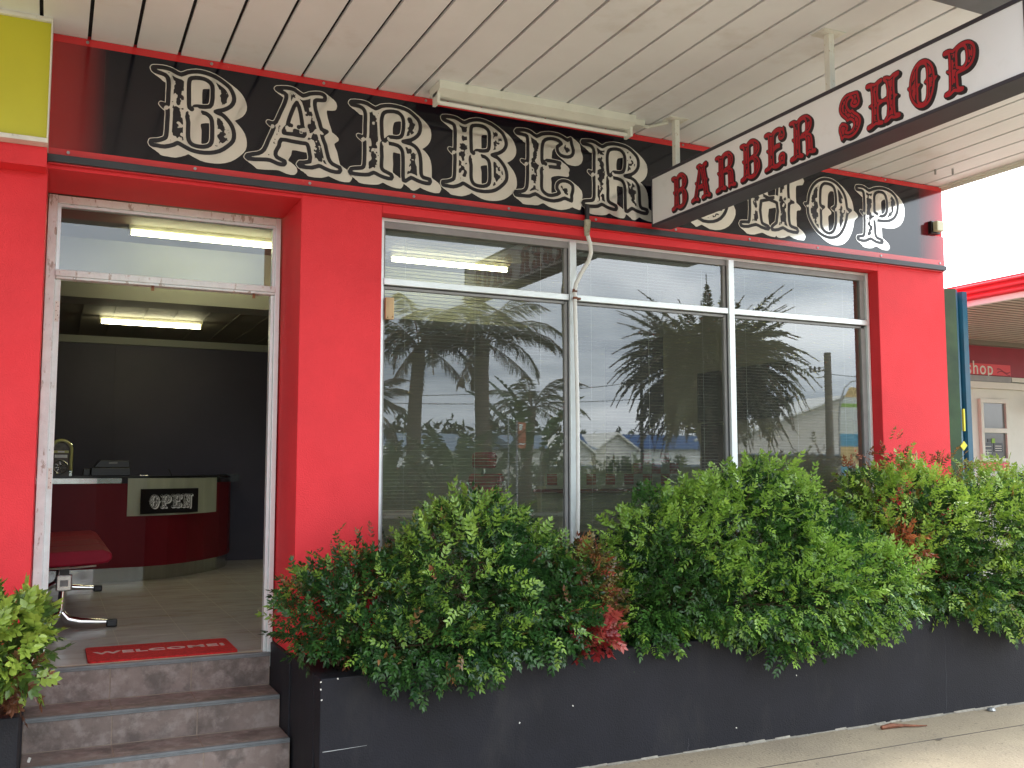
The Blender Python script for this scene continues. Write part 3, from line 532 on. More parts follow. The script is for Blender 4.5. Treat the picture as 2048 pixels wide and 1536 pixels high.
w = MB(); w.obox((-.04, 5.287, .065 + .165), (.012, .006, .022), ry=.3); o = w.build('gum_blob', 'white_edge'); tag(o, 'small white chip of debris stuck on the left of the step riser', 'debris')

# doormat
dm = thing('doormat', 'red doormat with pale WELCOME! lettering inside the doorway', 'doormat', (.63, 6.13, .546))
w = MB(); pts = []
for cx, cy, a0 in ((1.0, 6.35, 0), (.255, 6.35, 90), (.255, 5.937, 180), (1.0, 5.937, 270)):
    for k in range(5): t = R_(a0 + k * 22.5); pts.append((cx + .03 * math.cos(t), cy + .03 * math.sin(t)))
w.prism(pts, lambda x, y: (x, y, .5465), lambda x, y: (x, y, .557)); w.build('pile', 'mat_red', dm)
def text_mesh(txt, size, bold=0, sx=1.0):
    cu = bpy.data.curves.new('t', 'FONT'); cu.body = txt; cu.size = size; cu.align_x = 'CENTER'; cu.align_y = 'CENTER'; cu.offset = bold; cu.extrude = .0006; cu.resolution_u = 3
    cu.space_character = 1.12
    o = bpy.data.objects.new('t', cu); C.objects.link(o); dg = bpy.context.evaluated_depsgraph_get(); dg.update()
    me = bpy.data.meshes.new_from_object(o.evaluated_get(dg)); bpy.data.objects.remove(o)
    for v in me.vertices: v.co.x *= sx
    return me
def put_text(name, txt, size, loc, rot, mt, parent, bold=0, sx=1.0):
    me = text_mesh(txt, size, bold, sx); me.name = name; me.materials.clear(); me.materials.append(M[mt]); o = bpy.data.objects.new(name, me); C.objects.link(o)
    off = Vector((0, 0, 0)); p = parent
    while p is not None: off += p.location; p = p.parent
    o.parent = parent; o.location = Vector(loc) - off; o.rotation_euler = rot; return o
put_text('lettering', 'WELCOME!', .105, (.63, 6.155, .5575), (0, 0, 0), 'mat_text', dm, bold=.004, sx=1.25)

# ------------------------------------------------------------ planter
pl = thing('planter', 'long low black rendered planter wall under the shop window', 'planter', (4, 4.73, 0))
def ztop(x): return .598 + .043 * min(1, max(0, (x - 1.2) / 4.2))
w = MB(); n = 24; X = [1.215 + (9.0 - 1.215) * k / n for k in range(n + 1)]
front = []
for x in X:
    front += [(x, 4.728, -.05), (x, 4.728, ztop(x)), (x, 4.86, ztop(x)), (x, 4.86, .3)]
fs = []
for k in range(n):
    a = 4 * k; b = a + 4; fs += [(a, b, b + 1, a + 1), (a + 1, b + 1, b + 2, a + 2), (a + 2, b + 2, b + 3, a + 3)]
fs += [(0, 1, 2, 3)]
w.add(front, fs); w.box(1.215, 1.345, 4.861, 5.366, -.05, .598); w.box(6.35, 9.0, 5.24, 5.36, -.05, .62); w.build('wall', 'black_wall', pl, bevel=.006)
w = MB(); w.box(1.346, 8.99, 4.861, 5.415, .2, .575); w.box(1.35, 1.9, 4.862, 5.2, .5751, .588); w.build('soil', 'soil', pl)
rng = random.Random(4)
w = MB(); x = 1.25
while x < 8.9:
    l = rng.uniform(.05, .22); h = rng.uniform(.004, .013); d = rng.uniform(.008, .028)
    w.add([(x, 4.728 - d, .0008), (x + l, 4.728 - d * rng.uniform(.6, 1.2), .0008), (x + l, 4.7275, h), (x, 4.7275, h * .8)], [(0, 1, 2, 3)]); x += l * .9
w.build('mortar_edge', 'mortar', pl)
w = MB()
w.tube([(1.23, 4.7268, .255), (1.33, 4.7268, .258), (1.45, 4.7268, .262)], [.0022, .0018, .0006], 5); w.build('scratch', 'galv', pl)
for cx, cz in ((1.217, .585), (1.217, .55), (1.222, .50), (1.30, .594), (2.60, .335), (3.69, .10), (5.0, .545), (2.28, .28), (4.15, .36)):
    w = MB(); w.obox((cx, 4.7275, cz), (.006, .002, .008), ry=rng.uniform(0, 3)); w.build('paint_chip', 'white_edge', pl)
for x0, z0, z1 in ((5.42, .03, .50), (3.35, .01, .08)):
    w = MB(); w.tube([(x0 + .004 * math.sin(k * 1.9) - .1 * max(0, .12 - k * .04), 4.7279, z0 + (z1 - z0) * k / 9) for k in range(10)], [.0012] * 6 + [.0006] * 4, 4); w.build('crack', 'crack_line', pl)
lp = thing('planter', 'short black rendered planter box left of the entry steps', 'planter', (-1, 4.73, 0))
w = MB(); w.box(-3.5, -.082, 4.728, 4.80, -.05, .556); w.box(-.14, -.082, 4.801, 5.366, -.05, .556); w.build('wall', 'black_wall', lp, bevel=.006)
w = MB(); w.box(-3.5, -.141, 4.801, 5.366, .2, .545); w.build('soil', 'soil', lp)

# ------------------------------------------------------------ awning
aw = thing('awning', 'cream board lined awning ceiling over the footpath with grey steel front beam', 'awning', (3, 4.2, 3.84))
w = MB(); gaps = [.098 + .2228 * k for k in range(-22, 31)]
for k, x in enumerate(gaps[:-1]):
    a, b = x + .009, gaps[k + 1] - .009
    if a > 6.24: break
    w.box(a, min(b, 6.285), 3.165, 5.37, 3.838, 3.858)
w.build('soffit_boards', 'soffit_paint', aw, bevel=.002, seg=1)
w = MB(); w.box(-4.9, 6.284, 3.16, 5.6, 3.86, 3.90); w.build('roof_sheet', 'soffit_gap', aw)
w = MB(); w.box(-4.9, 6.30, 2.95, 3.155, 3.822, 3.99); w.build('front_beam', 'steel_grey', aw, bevel=.004)
w = MB(); w.box(6.286, 6.30, 3.161, 5.9, 3.80, 3.98); w.box(6.262, 6.2855, 3.161, 5.36, 3.826, 3.837); w.build('edge_trim', 'white_batten', aw)
w = MB(); w.box(-4.9, 6.30, 2.22, 2.949, 3.845, 3.99); w.build('gutter_box', 'steel_grey', aw)
w = MB(); w.tube([(5.88, 5.05, 3.837), (5.88, 5.05, 3.80)], .008, 6); w.build('bolt', 'galv', aw); w = MB(); w.tube([(5.98, 4.98, 3.837), (5.98, 4.98, 3.79)], .008, 6); w.build('bolt', 'galv', aw)

# ------------------------------------------------------------ fascia sign
fs_ = thing('fascia_sign', 'long black fascia sign with red border reading BARBER SHOP in pale western letters', 'sign', (0, 5.35, 3.5))
def notch_panel():
    w = MB(); P = [(-.073, 3.198), (6.292, 3.205), (6.292, 3.435), (6.205, 3.435), (6.205, 3.545), (6.292, 3.545), (6.29, 3.832), (-.073, 3.836)]
    w.prism([(x, z) for x, z in P], lambda x, z: (x, 5.352, z), lambda x, z: (x, 5.368, z)); return w
o = notch_panel().build('panel', 'fascia_print', fs_)
o.data.flip_normals() if False else None
for P, nm in (([(-.073, 3.198), (6.292, 3.205), (6.292, 3.243), (-.073, 3.236)], 'lower_border'), ([(-.073, 3.797), (6.29, 3.797), (6.29, 3.832), (-.073, 3.836)], 'upper_border')):
    w = MB(); w.prism(P, lambda x, z: (x, 5.3505, z), lambda x, z: (x, 5.3515, z)); w.build(nm, 'red_gloss', fs_)
for k in range(11):
    for z in (3.22, 3.817):
        x = .02 + k * .622 + (.07 if z > 3.5 else 0)
        if x < 6.29: w = MB(); w.tube([(x, 5.3505, z), (x, 5.346, z)], .008, 8); w.build('screw', 'galv', fs_)
w = MB(); w.box(-.075, 6.285, 5.325, 5.365, 3.160, 3.197); w.build('lower_trim', 'black_trim', fs_, bevel=.002)
w = MB(); w.box(-.07, 6.28, 5.345, 5.37, 3.153, 3.1595); w.build('trim_red_strip', 'red_gloss', fs_)  # thin glossy red strip directly below the black trim
words = [('B', .413, 3.314, 1.0), ('A', .916, 3.307, 1.0), ('R', 1.498, 3.309, 1.0), ('B', 2.066, 3.306, 1.0), ('E', 2.556, 3.306, 1.0), ('R', 3.036, 3.303, 1.0), ('S', 3.83, 3.306, 1.0), ('H', 4.303, 3.309, 1.0), ('O', 4.887, 3.308, 1.0), ('P', 5.391, 3.318, 1.0)]
for i, (ch, x0, z0, sx) in enumerate(words):
    a, b = letter_layers(ch, 10 + i, 'fascia'); mb = MB()
    if ch == 'S': sx = 1.06
    add_layer(mb, a, lambda x, z: (x0 + x * sx, 5.3497, z0 + z), 0); add_layer(mb, b, lambda x, z: (x0 + x * sx, 5.3486, z0 + z), 1)
    mb.build('letter_' + ch.lower(), ['cream_letter', 'letter_ink'], fs_)
sb = thing('security_sensor', 'small beige box fixed on the right end of the fascia sign', 'sensor', (6.17, 5.34, 3.49))
w = MB(); w.box(6.125, 6.22, 5.315, 5.3515, 3.44, 3.54); w.build('back_plate', 'black_plastic', sb, bevel=.004)
w = MB(); w.box(6.135, 6.21, 5.27, 5.3145, 3.452, 3.532); w.build('cover', 'beige_plastic', sb, bevel=.008)

# ------------------------------------------------------------ hanging sign (box at right angles to the shop front)
hs = thing('hanging_sign', 'long white lightbox in a black frame reading BARBER SHOP, hung under the awning', 'sign', (3.57, 3.9, 3.35))
w = MB(); x0, x1, y0, y1, z0, z1 = 3.50, 3.655, 2.535, 5.262, 3.190, 3.528
w.box(x0, x1, y0, y1, z0, z0 + .018); w.box(x0, x1, y0, y1, z1 - .018, z1); w.box(x0, x1, y0, y0 + .012, z0 + .018, z1 - .018); w.box(x0, x1, y1 - .006, y1, z0 + .018, z1 - .018); w.build('frame', 'sign_frame', hs, bevel=.002)
w = MB(); w.box(3.506, 3.649, y0 + .0125, y1 - .0065, z0 + .0185, z1 - .0185); w.build('face_panel', 'sign_white', hs, bevel=.001)
hl = [('B', 5.041, 4.856), ('A', 4.832, 4.616), ('R', 4.588, 4.379), ('B', 4.358, 4.165), ('E', 4.148, 3.959), ('R', 3.944, 3.730), ('S', 3.585, 3.415), ('H', 3.400, 3.177), ('O', 3.151, 2.964), ('P', 2.949, 2.763)]
for i, (ch, ya, yb) in enumerate(hl):
    a, b = letter_layers(ch, 40 + i, 'hanging', .006); gw = max(p[0] for p in GLYPHS[ch]['out']); s = (ya - yb) / (gw + .07); sz = .218 / .445; zz = 3.240
    mb = MB()
    add_layer(mb, a, lambda x, z: (3.5048, ya - .008 - x * s, zz + z * sz), 0); add_layer(mb, b, lambda x, z: (3.5040, ya - .008 - x * s, zz + z * sz), 1)
    # the far side carries the same word
    mb.build('letter_' + ch.lower(), ['letter_ink', 'sign_red'], hs)
for yy in (3.66, 5.02):
    w = MB(); w.box(3.515, 3.55, yy - .018, yy + .018, 3.529, 3.832); w.box(3.46, 3.60, yy - .05, yy + .05, 3.8325, 3.8375); w.build('hanger', 'post_paint', hs, bevel=.002)

# ------------------------------------------------------------ fluorescent batten under the awning
fb = thing('fluorescent_light', 'unlit white fluorescent batten on the awning ceiling above the fascia letters', 'light', (2.6, 5.15, 3.8))
w = MB(); w.prism([(5.06, 3.8375), (5.235, 3.8375), (5.235, 3.79), (5.175, 3.765), (5.12, 3.765), (5.06, 3.79)][::-1], lambda y, z: (1.935, y, z), lambda y, z: (3.262, y, z)); w.build('body', 'white_batten', fb, bevel=.002)
for x in (1.935, 3.242): w = MB(); w.box(x, x + .02, 5.10, 5.18, 3.715, 3.79); w.build('lamp_holder', 'white_batten', fb, bevel=.004)
w = MB(); w.tube([(1.956, 5.145, 3.735), (3.241, 5.145, 3.735)], .013, 10); w.build('tube', 'tube_off', fb, smooth=True)
w = MB(); w.tube([(3.263, 5.16, 3.81), (3.42, 5.16, 3.82), (3.5, 5.06, 3.825)], .011, 8); w.box(3.28, 3.36, 5.11, 5.2, 3.80, 3.8375); w.build('conduit', 'white_batten', fb, smooth=False)

# ------------------------------------------------------------ pipe in front of the window
pp = thing('conduit_pipe', 'white conduit running from the fascia sign down the first window mullion', 'pipe', (3.03, 5.4, 2))
w = MB(); w.tube([(3.052, 5.325, 3.30), (3.052, 5.325, 3.20)], .016, 8); w.build('upper_end', 'letter_ink', pp)
w = MB(); w.tube([(3.052, 5.325, 3.20), (3.05, 5.325, 3.15), (3.05, 5.328, 3.10)], [.024, .022, .016], 10); w.build('clamp', 'verdigris', pp, smooth=True)
w = MB(); P = [(3.052, 5.33, 3.12), (3.085, 5.345, 3.05), (3.098, 5.36, 3.0), (3.09, 5.375, 2.95), (3.04, 5.395, 2.86), (3.015, 5.41, 2.80), (3.01, 5.42, 2.74), (3.018, 5.42, 2.4), (3.026, 5.42, 2.0), (3.02, 5.41, 1.4), (3.0, 5.405, .7)]
w.tube(P, .0135, 12); w.build('pipe', 'pipe_white', pp, smooth=True)
w = MB(); w.tube([(3.012, 5.42, 2.765), (3.0105, 5.42, 2.745)], .0165, 10); w.build('pipe_clip', 'rust', pp); w = MB(); w.tube([(3.013, 5.42, 2.715), (3.013, 5.42, 2.70)], .0165, 10); w.box(3.012, 3.055, 5.418, 5.449, 2.70, 2.713); w.build('pipe_clip', 'rust', pp)
w = MB(); w.box(1.748, 1.80, 5.435, 5.462, 2.49, 2.62); w.tube([(1.76, 5.434, 2.50), (1.76, 5.43, 2.50)], .004, 6, 1); w.tube([(1.79, 5.434, 2.505), (1.79, 5.43, 2.505)], .004, 6, 1)
tag(w.build('timber_block', ['timber', 'rust'], bevel=.002), 'small bare timber block screwed to the left window frame', 'block')

# ------------------------------------------------------------ neighbouring lime sign box on the left
ls = thing('lime_sign', 'plain lime yellow sign box with white edges above the left red pier', 'sign', (-1, 5.2, 3.5))
w = MB(); w.box(-3.5, -.08, 5.19, 5.365, 3.225, 3.832); w.build('face', 'lime_sign', ls)
w = MB(); w.box(-3.5, -.072, 5.165, 5.366, 3.2, 3.224); w.box(-3.5, -.072, 5.165, 5.366, 3.8325, 3.8375); w.box(-.0795, -.072, 5.165, 5.366, 3.2245, 3.832); w.box(-3.5, -.08, 5.165, 5.1895, 3.815, 3.832); w.build('edging', 'white_edge', ls, bevel=.003)
w = MB(); w.box(-3.5, -.075, 5.24, 5.368, 3.10, 3.199); w.build('bracket_board', 'red_wall', ls)

# ------------------------------------------------------------ green and blue steel sheet beside the shop
gp = thing('steel_sheet', 'tall folded green and blue painted steel sheet standing beside the right red pier', 'steel sheet', (6.7, 5.6, 0))
prof = [(6.44, 5.66), (6.54, 5.62), (6.60, 5.56), (6.655, 5.54)]
w = MB()
def sheet(w, prof, z0, z1, m, t=.006):
    for (a, b), (c, d) in zip(prof[:-1], prof[1:]):
        w.add([(a, b, z0), (c, d, z0), (c, d, z1), (a, b, z1), (a, b + t, z0), (c, d + t, z0), (c, d + t, z1), (a, b + t, z1)], [(0, 1, 2, 3), (5, 4, 7, 6), (0, 4, 5, 1), (3, 2, 6, 7), (0, 3, 7, 4), (1, 5, 6, 2)], m)
sheet(w, [(6.42, 5.60), (6.56, 5.60), (6.64, 5.55)], 0, 3.085, 0); w.build('green_face', 'green_steel', gp)
w = MB(); sheet(w, [(6.641, 5.55), (6.70, 5.585), (6.715, 5.68), (6.745, 5.70), (6.765, 5.62), (6.775, 5.60), (6.83, 5.60), (6.86, 5.75)], 0, 3.08, 0); w.build('blue_face', 'blue_steel', gp)
w = MB(); w.box(6.668, 6.685, 5.545, 5.562, 1.92, 2.10); w.obox((6.655, 5.545, 1.80), (.05, .006, .06), ry=.78); w.build('paint_mark', 'yellow_mark', gp)

# ------------------------------------------------------------ neighbouring shop on the right
nb = thing('neighbour_shop', 'white neighbouring shop with red awning fascia beyond the steel sheet', 'shop', (10, 7.35, 0))
w = MB(); w.box(7.0, 16, 7.35, 7.6, 0, 3.4)
w.build('wall', 'n_white', nb)
w = MB(); w.box(7.03, 16, 7.32, 7.349, 2.63, 2.955); w.box(8.2, 9.55, 7.305, 7.3195, 2.64, 2.76, 1); w.build('sign_board', ['n_red_dark', 'n_red'], nb)
put_text('lettering', 'shop', .205, (9.065, 7.303, 2.705), (R_(90), 0, 0), 'n_white', nb, bold=.001, sx=.95)
w = MB()
for i, zz in enumerate((2.66, 2.685)):
    n_ = 10; A = [(9.33 + .021 * k, zz + .022 * math.sin(k * .5 + i)) for k in range(n_ + 1)]
    for (a, b), (c, d) in zip(A[:-1], A[1:]): w.add([(a, 7.3035, b), (c, 7.3035, d), (c, 7.3035, d + .012), (a, 7.3035, b + .012)], [(0, 1, 2, 3)])
w.build('wave_print', 'n_red_dark', nb)
w = MB(); w.box(7.03, 9.55, 7.30, 7.349, 2.565, 2.629); w.box(9.56, 16, 7.30, 7.349, 2.575, 2.625, 1); w.box(7.03, 16, 7.28, 7.349, 2.49, 2.56, 1); w.build('lintel', ['grey_frame', 'n_white'], nb)
w = MB(); w.box(7.05, 16, 4.71, 7.34, 3.005, 3.05)
for k in range(28): w.box(7.06, 15.9, 4.75 + k * .092, 4.758 + k * .092, 2.998, 3.004, 1)
w.build('soffit', ['n_soffit', 'n_groove'], nb)
w = MB(); w.box(7.035, 7.34, 7.24, 7.349, 2.956, 3.0); w.box(7.34, 16, 7.24, 7.349, 2.956, 3.0); w.build('cornice', 'n_groove', nb)
w = MB(); w.box(7.0, 7.045, 4.7, 7.6, 2.99, 3.035); w.build('gutter_trim', 'sign_white', nb)
w = MB(); P = []
for k in range(13):
    z = 3.036 + k * .0125; P.append((6.985 if (k % 4) in (1, 2) else 7.0, z))
P += [(7.05, P[-1][1]), (7.05, 3.036)]
w.prism(P, lambda x, z: (x, 4.7, z), lambda x, z: (x, 7.6, z)); w.build('awning_fascia', 'n_red', nb)
for (xa, xb) in ((9.06, 9.50), (10.12, 10.8)):
    wf = MB(); za, zb_ = 1.70, 2.38
    wf.box(xa, xb, 7.31, 7.349, zb_ - .045, zb_); wf.box(xa, xa + .045, 7.31, 7.349, za, zb_ - .045); wf.box(xb - .045, xb, 7.31, 7.349, za, zb_ - .045); wf.box(xa + .045, xb - .045, 7.31, 7.349, 2.01, 2.06); wf.box(xa + .045, xb - .045, 7.31, 7.349, za, za + .035)
    f = wf.build('window', 'n_white', nb, bevel=.003)
    w = MB(); w.box(xa + .045, xb - .045, 7.335, 7.3485, za + .036, 2.009); w.box(xa + .045, xb - .045, 7.335, 7.3485, 2.061, zb_ - .046); w.build('pane', 'n_glass', f)
    if xa < 9.5:
        w = MB(); w.box(xa + .05, xa + .18, 7.330, 7.334, 1.75, 1.90); w.box(xa + .20, xa + .34, 7.330, 7.334, 1.80, 1.90); w.box(xa + .11, xa + .16, 7.330, 7.334, 1.91, 1.945); w.box(xa + .17, xa + .22, 7.327, 7.3295, 1.90, 1.95, 1)
        for z in (1.765, 1.79, 1.82, 1.86): w.box(xa + .06, xa + .16, 7.3285, 7.3295, z, z + .006, 2)
        for z in (1.815, 1.84, 1.865): w.box(xa + .22, xa + .32, 7.3285, 7.3295, z, z + .006, 2)
        w.build('window_sticker', ['dark_open', 'lime', 'n_white'], f)
w = MB(); w.box(9.06, 9.50, 7.335, 7.3485, 1.60, 1.69); w.build('red_panel', 'n_red', nb)
w = MB(); w.box(9.0, 12.0, 7.18, 7.2, 1.57, 1.60); w.box(9.55, 9.58, 7.18, 7.2, .8, 1.57); w.box(9.0, 9.03, 7.18, 7.2, 0, 1.57); w.box(11.97, 12.0, 7.18, 7.2, 0, 1.57)
tag(w.build('handrail', 'galv'), 'grey metal handrail in front of the white neighbouring shop', 'handrail')
w = MB(); w.box(9.72, 10.4, 7.13, 7.17, 1.28, 1.50); w.box(9.80, 10.3, 7.125, 7.129, 1.40, 1.43, 1); w.box(9.80, 10.3, 7.125, 7.129, 1.35, 1.37, 1); w.box(9.8, 10.1, 7.125, 7.129, 1.46, 1.48, 1)
tag(w.build('notice_board', ['sign_white', 'n_red']), 'small white notice with red stripes on the grey handrail', 'notice')
sc_ = thing('security_camera', 'dark security camera on a curved arm on the white neighbouring wall', 'camera', (9.9, 7.3, 2.3))
w = MB(); w.tube([(9.98, 7.345, 2.40), (9.95, 7.24, 2.36), (9.84, 7.20, 2.30), (9.74, 7.18, 2.29)], .012, 8); w.build('arm', 'black_plastic', sc_)
w = MB(); w.obox((10.0, 7.27, 2.42), (.09, .12, .16), rz=.4); w.build('housing', 'black_plastic', sc_, bevel=.006); w = MB(); w.obox((9.73, 7.17, 2.30), (.05, .05, .08)); w.build('lens_head', 'black_plastic', sc_, bevel=.006)

# ------------------------------------------------------------ interior things
def batten(lab, xa, xb, y, z, ztop):
    t = thing('ceiling_light', lab, 'light', ((xa + xb) / 2, y, z), 'lit fluorescent lights inside the shop')
    w = MB(); w.prism([(y - .07, z + .055), (y + .07, z + .055), (y + .03, z + .025), (y - .03, z + .025)][::-1], lambda a, b: (xa - .02, a, b), lambda a, b: (xb + .02, a, b))
    if ztop > z + .06: w.box(xa + .3, xa + .32, y - .01, y + .01, z + .055, ztop); w.box(xb - .32, xb - .3, y - .01, y + .01, z + .055, ztop)
    w.build('fixture', 'fixture', t)
    w = MB(); w.tube([(xa, y, z), (xb, y, z)], .019, 10); w.build('tube', 'tube_lit', t, smooth=True)
    for xe in (xa - .02, xb): w = MB(); w.box(xe, xe + .02, y - .02, y + .02, z - .02, z + .05); w.build('end_cap', 'fixture', t)
batten('lit fluorescent tube seen through the transom glass over the door', .53, 1.69, 8.5, 3.565, 3.62)
batten('lit fluorescent tube deep inside the shop, seen through the open doorway', .40, 1.34, 10.37, 3.075, 3.13)
batten('lit fluorescent tube seen through the top pane of the left window bay', 2.80, 3.98, 8.55, 3.565, 3.62)

ct = thing('reception_counter', 'curved dark red reception counter with steel kick plate and black top', 'counter', (.9, 10.5, .545))
CV = [(-.88, 9.99), (0, 10.0), (.4, 10.03), (.62, 10.07), (.85, 10.10), (1.07, 10.20), (1.27, 10.37), (1.46, 10.60), (1.66, 10.90), (1.80, 11.2), (1.88, 11.55), (1.90, 11.9)]
def offs(P, d):
    out = []
    for i, p in enumerate(P):
        a = Vector(P[max(0, i - 1)]); b = Vector(P[min(len(P) - 1, i + 1)]); t = (b - a).normalized(); out.append((p[0] + t.y * d, p[1] - t.x * d))
    return out
def wall_strip(P, z0, z1, d0, d1, name, mt, parent, smooth=True):
    A = offs(P, d1); B_ = offs(P, d0); w = MB(); n = len(P)
    for i in range(n - 1):
        a, b, c, d = A[i], A[i + 1], B_[i + 1], B_[i]
        w.add([(*a, z0), (*b, z0), (*b, z1), (*a, z1), (*d, z0), (*c, z0), (*c, z1), (*d, z1)], [(0, 1, 2, 3), (4, 7, 6, 5), (3, 2, 6, 7), (0, 4, 5, 1)] + ([(0, 3, 7, 4)] if i == 0 else []) + ([(1, 5, 6, 2)] if i == n - 2 else []))
    bm_ = w.build(name, mt, parent, smooth=False); return bm_
fine = []
for i in range(len(CV) - 1):
    for k in range(4):
        t = k / 4; a = CV[i]; b = CV[i + 1]; fine.append((a[0] + (b[0] - a[0]) * t, a[1] + (b[1] - a[1]) * t))
fine.append(CV[-1])
wall_strip(fine, .68, 1.478, -.03, 0, 'front_panel', 'counter_red', ct)
wall_strip(fine, .546, .679, -.04, -.015, 'kick_plate', 'steel', ct)
wall_strip([p for p in fine if p[0] < .64], 1.479, 1.528, -.02, .006, 'steel_band', 'steel', ct)
wall_strip([p for p in fine if p[0] > 1.62], 1.479, 1.528, -.02, .006, 'steel_band', 'steel', ct)
wall_strip([p for p in fine if .635 < p[0] < 1.64], 1.165, 1.528, .0005, .008, 'cream_panel', 'panel_cream', ct)
w = MB(); Q = offs(fine, .012); poly = Q + [(1.45, 11.9), (1.2, 11.1), (.9, 10.75), (.5, 10.6), (-.88, 10.55)]
w.prism(poly, lambda x, y: (x, y, 1.529), lambda x, y: (x, y, 1.548)); w.build('top', 'black_plastic', ct)
w = MB(); w.box(1.80, 1.93, 11.30, 11.9, 1.48, 1.56); w.build('end_block', 'dark_open', ct)
# OPEN sign on the counter panel
os_ = thing('open_sign', 'small black OPEN sign on the cream panel of the reception counter', 'sign', (1.07, 10.25, 1.3))
a0 = Vector((.765, 10.055)); b0 = Vector((1.335, 10.40)); tdir = (b0 - a0).normalized(); nrm = Vector((tdir.y, -tdir.x)); a0 += nrm * .05; b0 += nrm * .05; Lw = (b0 - a0).length
def osp(u, z, d=0): p = a0 + tdir * u + nrm * d; return (p.x, p.y, z)
w = MB(); w.prism([(0, 1.185), (Lw, 1.185), (Lw, 1.425), (0, 1.425)], lambda u, z: osp(u, z, .012), lambda u, z: osp(u, z, 0)); w.build('board', 'letter_ink', os_)
u0 = .09
for i, ch in enumerate('OPEN'):
    a, b = letter_layers(ch, 70 + i, 'fascia', .009); gw = max(p[0] for p in GLYPHS[ch]['out']); s = .112 / gw; sz = .125 / .44; mb = MB()
    add_layer(mb, a, lambda x, z: osp(u0 + x * s, 1.243 + z * sz, .0135), 0); add_layer(mb, b, lambda x, z: osp(u0 + x * s, 1.243 + z * sz, .0145), 1)
    mb.build('letter_' + ch.lower(), ['sign_white', 'letter_ink'], os_); u0 += .128
# tabletop jukebox
jb = thing('tabletop_jukebox', 'small arched retro jukebox radio on the left end of the counter', 'jukebox', (.095, 10.22, 1.549))
def arch(r, zc, z0, n=14): return [(-r, z0)] + [(-r * math.cos(math.pi * k / n), zc + r * math.sin(math.pi * k / n)) for k in range(n + 1)] + [(r, z0)]
cx = .085
w = MB(); P = arch(.098, 1.80, 1.549); w.prism(P, lambda x, z: (cx + x, 10.22, z), lambda x, z: (cx + x, 10.38, z)); w.build('body', 'juke_face', jb)
w = MB(); P = arch(.088, 1.80, 1.60); w.tube([(cx + x, 10.208, z) for x, z in P], .0125, 8); w.build('light_tube', 'juke_yellow', jb, smooth=True)
w = MB(); P = arch(.070, 1.80, 1.58); w.tube([(cx + x, 10.212, z) for x, z in P], .004, 6); P = arch(.104, 1.80, 1.58); w.tube([(cx + x, 10.214, z) for x, z in P], .004, 6); w.box(cx - .1, cx - .076, 10.195, 10.215, 1.551, 1.60); w.box(cx + .076, cx + .1, 10.195, 10.215, 1.551, 1.60); w.build('trim', 'chrome', jb)
w = MB()
def ring(r, rr, n=20): return [(cx + r * math.cos(2 * math.pi * k / n), 10.212, 1.635 + r * math.sin(2 * math.pi * k / n)) for k in range(n + 1)]
w.tube(ring(.062, 0), .008, 6); w.tube(ring(.018, 0), .006, 6)
for k in range(8):
    t = k * math.pi / 4; w.tube([(cx + .018 * math.cos(t), 10.213, 1.635 + .018 * math.sin(t)), (cx + .058 * math.cos(t + .2), 10.213, 1.635 + .058 * math.sin(t + .2))], .0035, 5)
w.build('speaker_grille', 'silver', jb)
w = MB(); w.box(cx - .065, cx + .065, 10.208, 10.219, 1.768, 1.792, 0); w.box(cx - .055, cx + .055, 10.206, 10.219, 1.722, 1.752, 1); w.box(cx - .03, cx + .03, 10.204, 10.2079, 1.773, 1.787, 1); w.build('dial', ['juke_yellow', 'sign_white'], jb)
cr = thing('cash_register', 'black cash register on the reception counter', 'cash register', (.52, 10.55, 1.549))
w = MB(); w.box(.36, .72, 10.40, 10.7, 1.549, 1.63); w.prism([(.38, 1.631), (.72, 1.631), (.71, 1.70), (.44, 1.705)], lambda x, z: (x, 10.45, z), lambda x, z: (x, 10.68, z)); w.box(.29, .355, 10.5, 10.65, 1.549, 1.62); w.build('body', 'black_plastic', cr, bevel=.006)
w = MB(); w.box(.52, .60, 10.445, 10.4495, 1.668, 1.688); w.build('display', 'grey_frame', cr)
w = MB(); w.box(.80, .88, 10.3, 10.36, 1.549, 1.558); tag(w.build('card_tray', 'silver', bevel=.002), 'tiny silver tray on the black counter top right of the cash register', 'tray')
w = MB(); w.tube([(1.12, 10.5, 1.549), (1.10, 10.5, 1.60), (1.085, 10.5, 1.62)], .006, 6); tag(w.build('pen', 'black_plastic'), 'thin black pen standing on the counter top above the OPEN sign', 'pen')

# waiting bench
bn = thing('waiting_bench', 'red padded waiting bench with chrome T shaped legs just inside the door', 'bench', (0, 8.2, .545))
for yy in (7.25, 9.4):
    w = MB(); w.tube([(-.42, yy, .574), (-.2, yy, .58), (.02, yy, .60), (.08, yy, .63), (.10, yy, .68), (.11, yy, .95)], [.022, .024, .028, .030, .026, .024], 12)
    w.tube([(.10, yy, .66), (.14, yy, .61), (.22, yy, .59), (.40, yy, .578)], [.024, .03, .026, .018], 12); w.build('leg', 'chrome', bn, smooth=True)
    for xx in (.415, -.44): w = MB(); w.obox((xx, yy, .572), (.07, .06, .05)); w.build('foot_cap', 'black_plastic', bn, bevel=.008)
    w = MB(); w.box(.06, .16, yy - .055, yy - .02, .80, .91); w.build('bracket', 'silver', bn, bevel=.01); w = MB(); w.box(.085, .135, yy - .06, yy - .0555, .835, .875); w.build('badge', 'grey_frame', bn)
w = MB(); w.box(.08, .14, 7.2, 9.45, .91, .955); w.build('rail', 'black_plastic', bn)
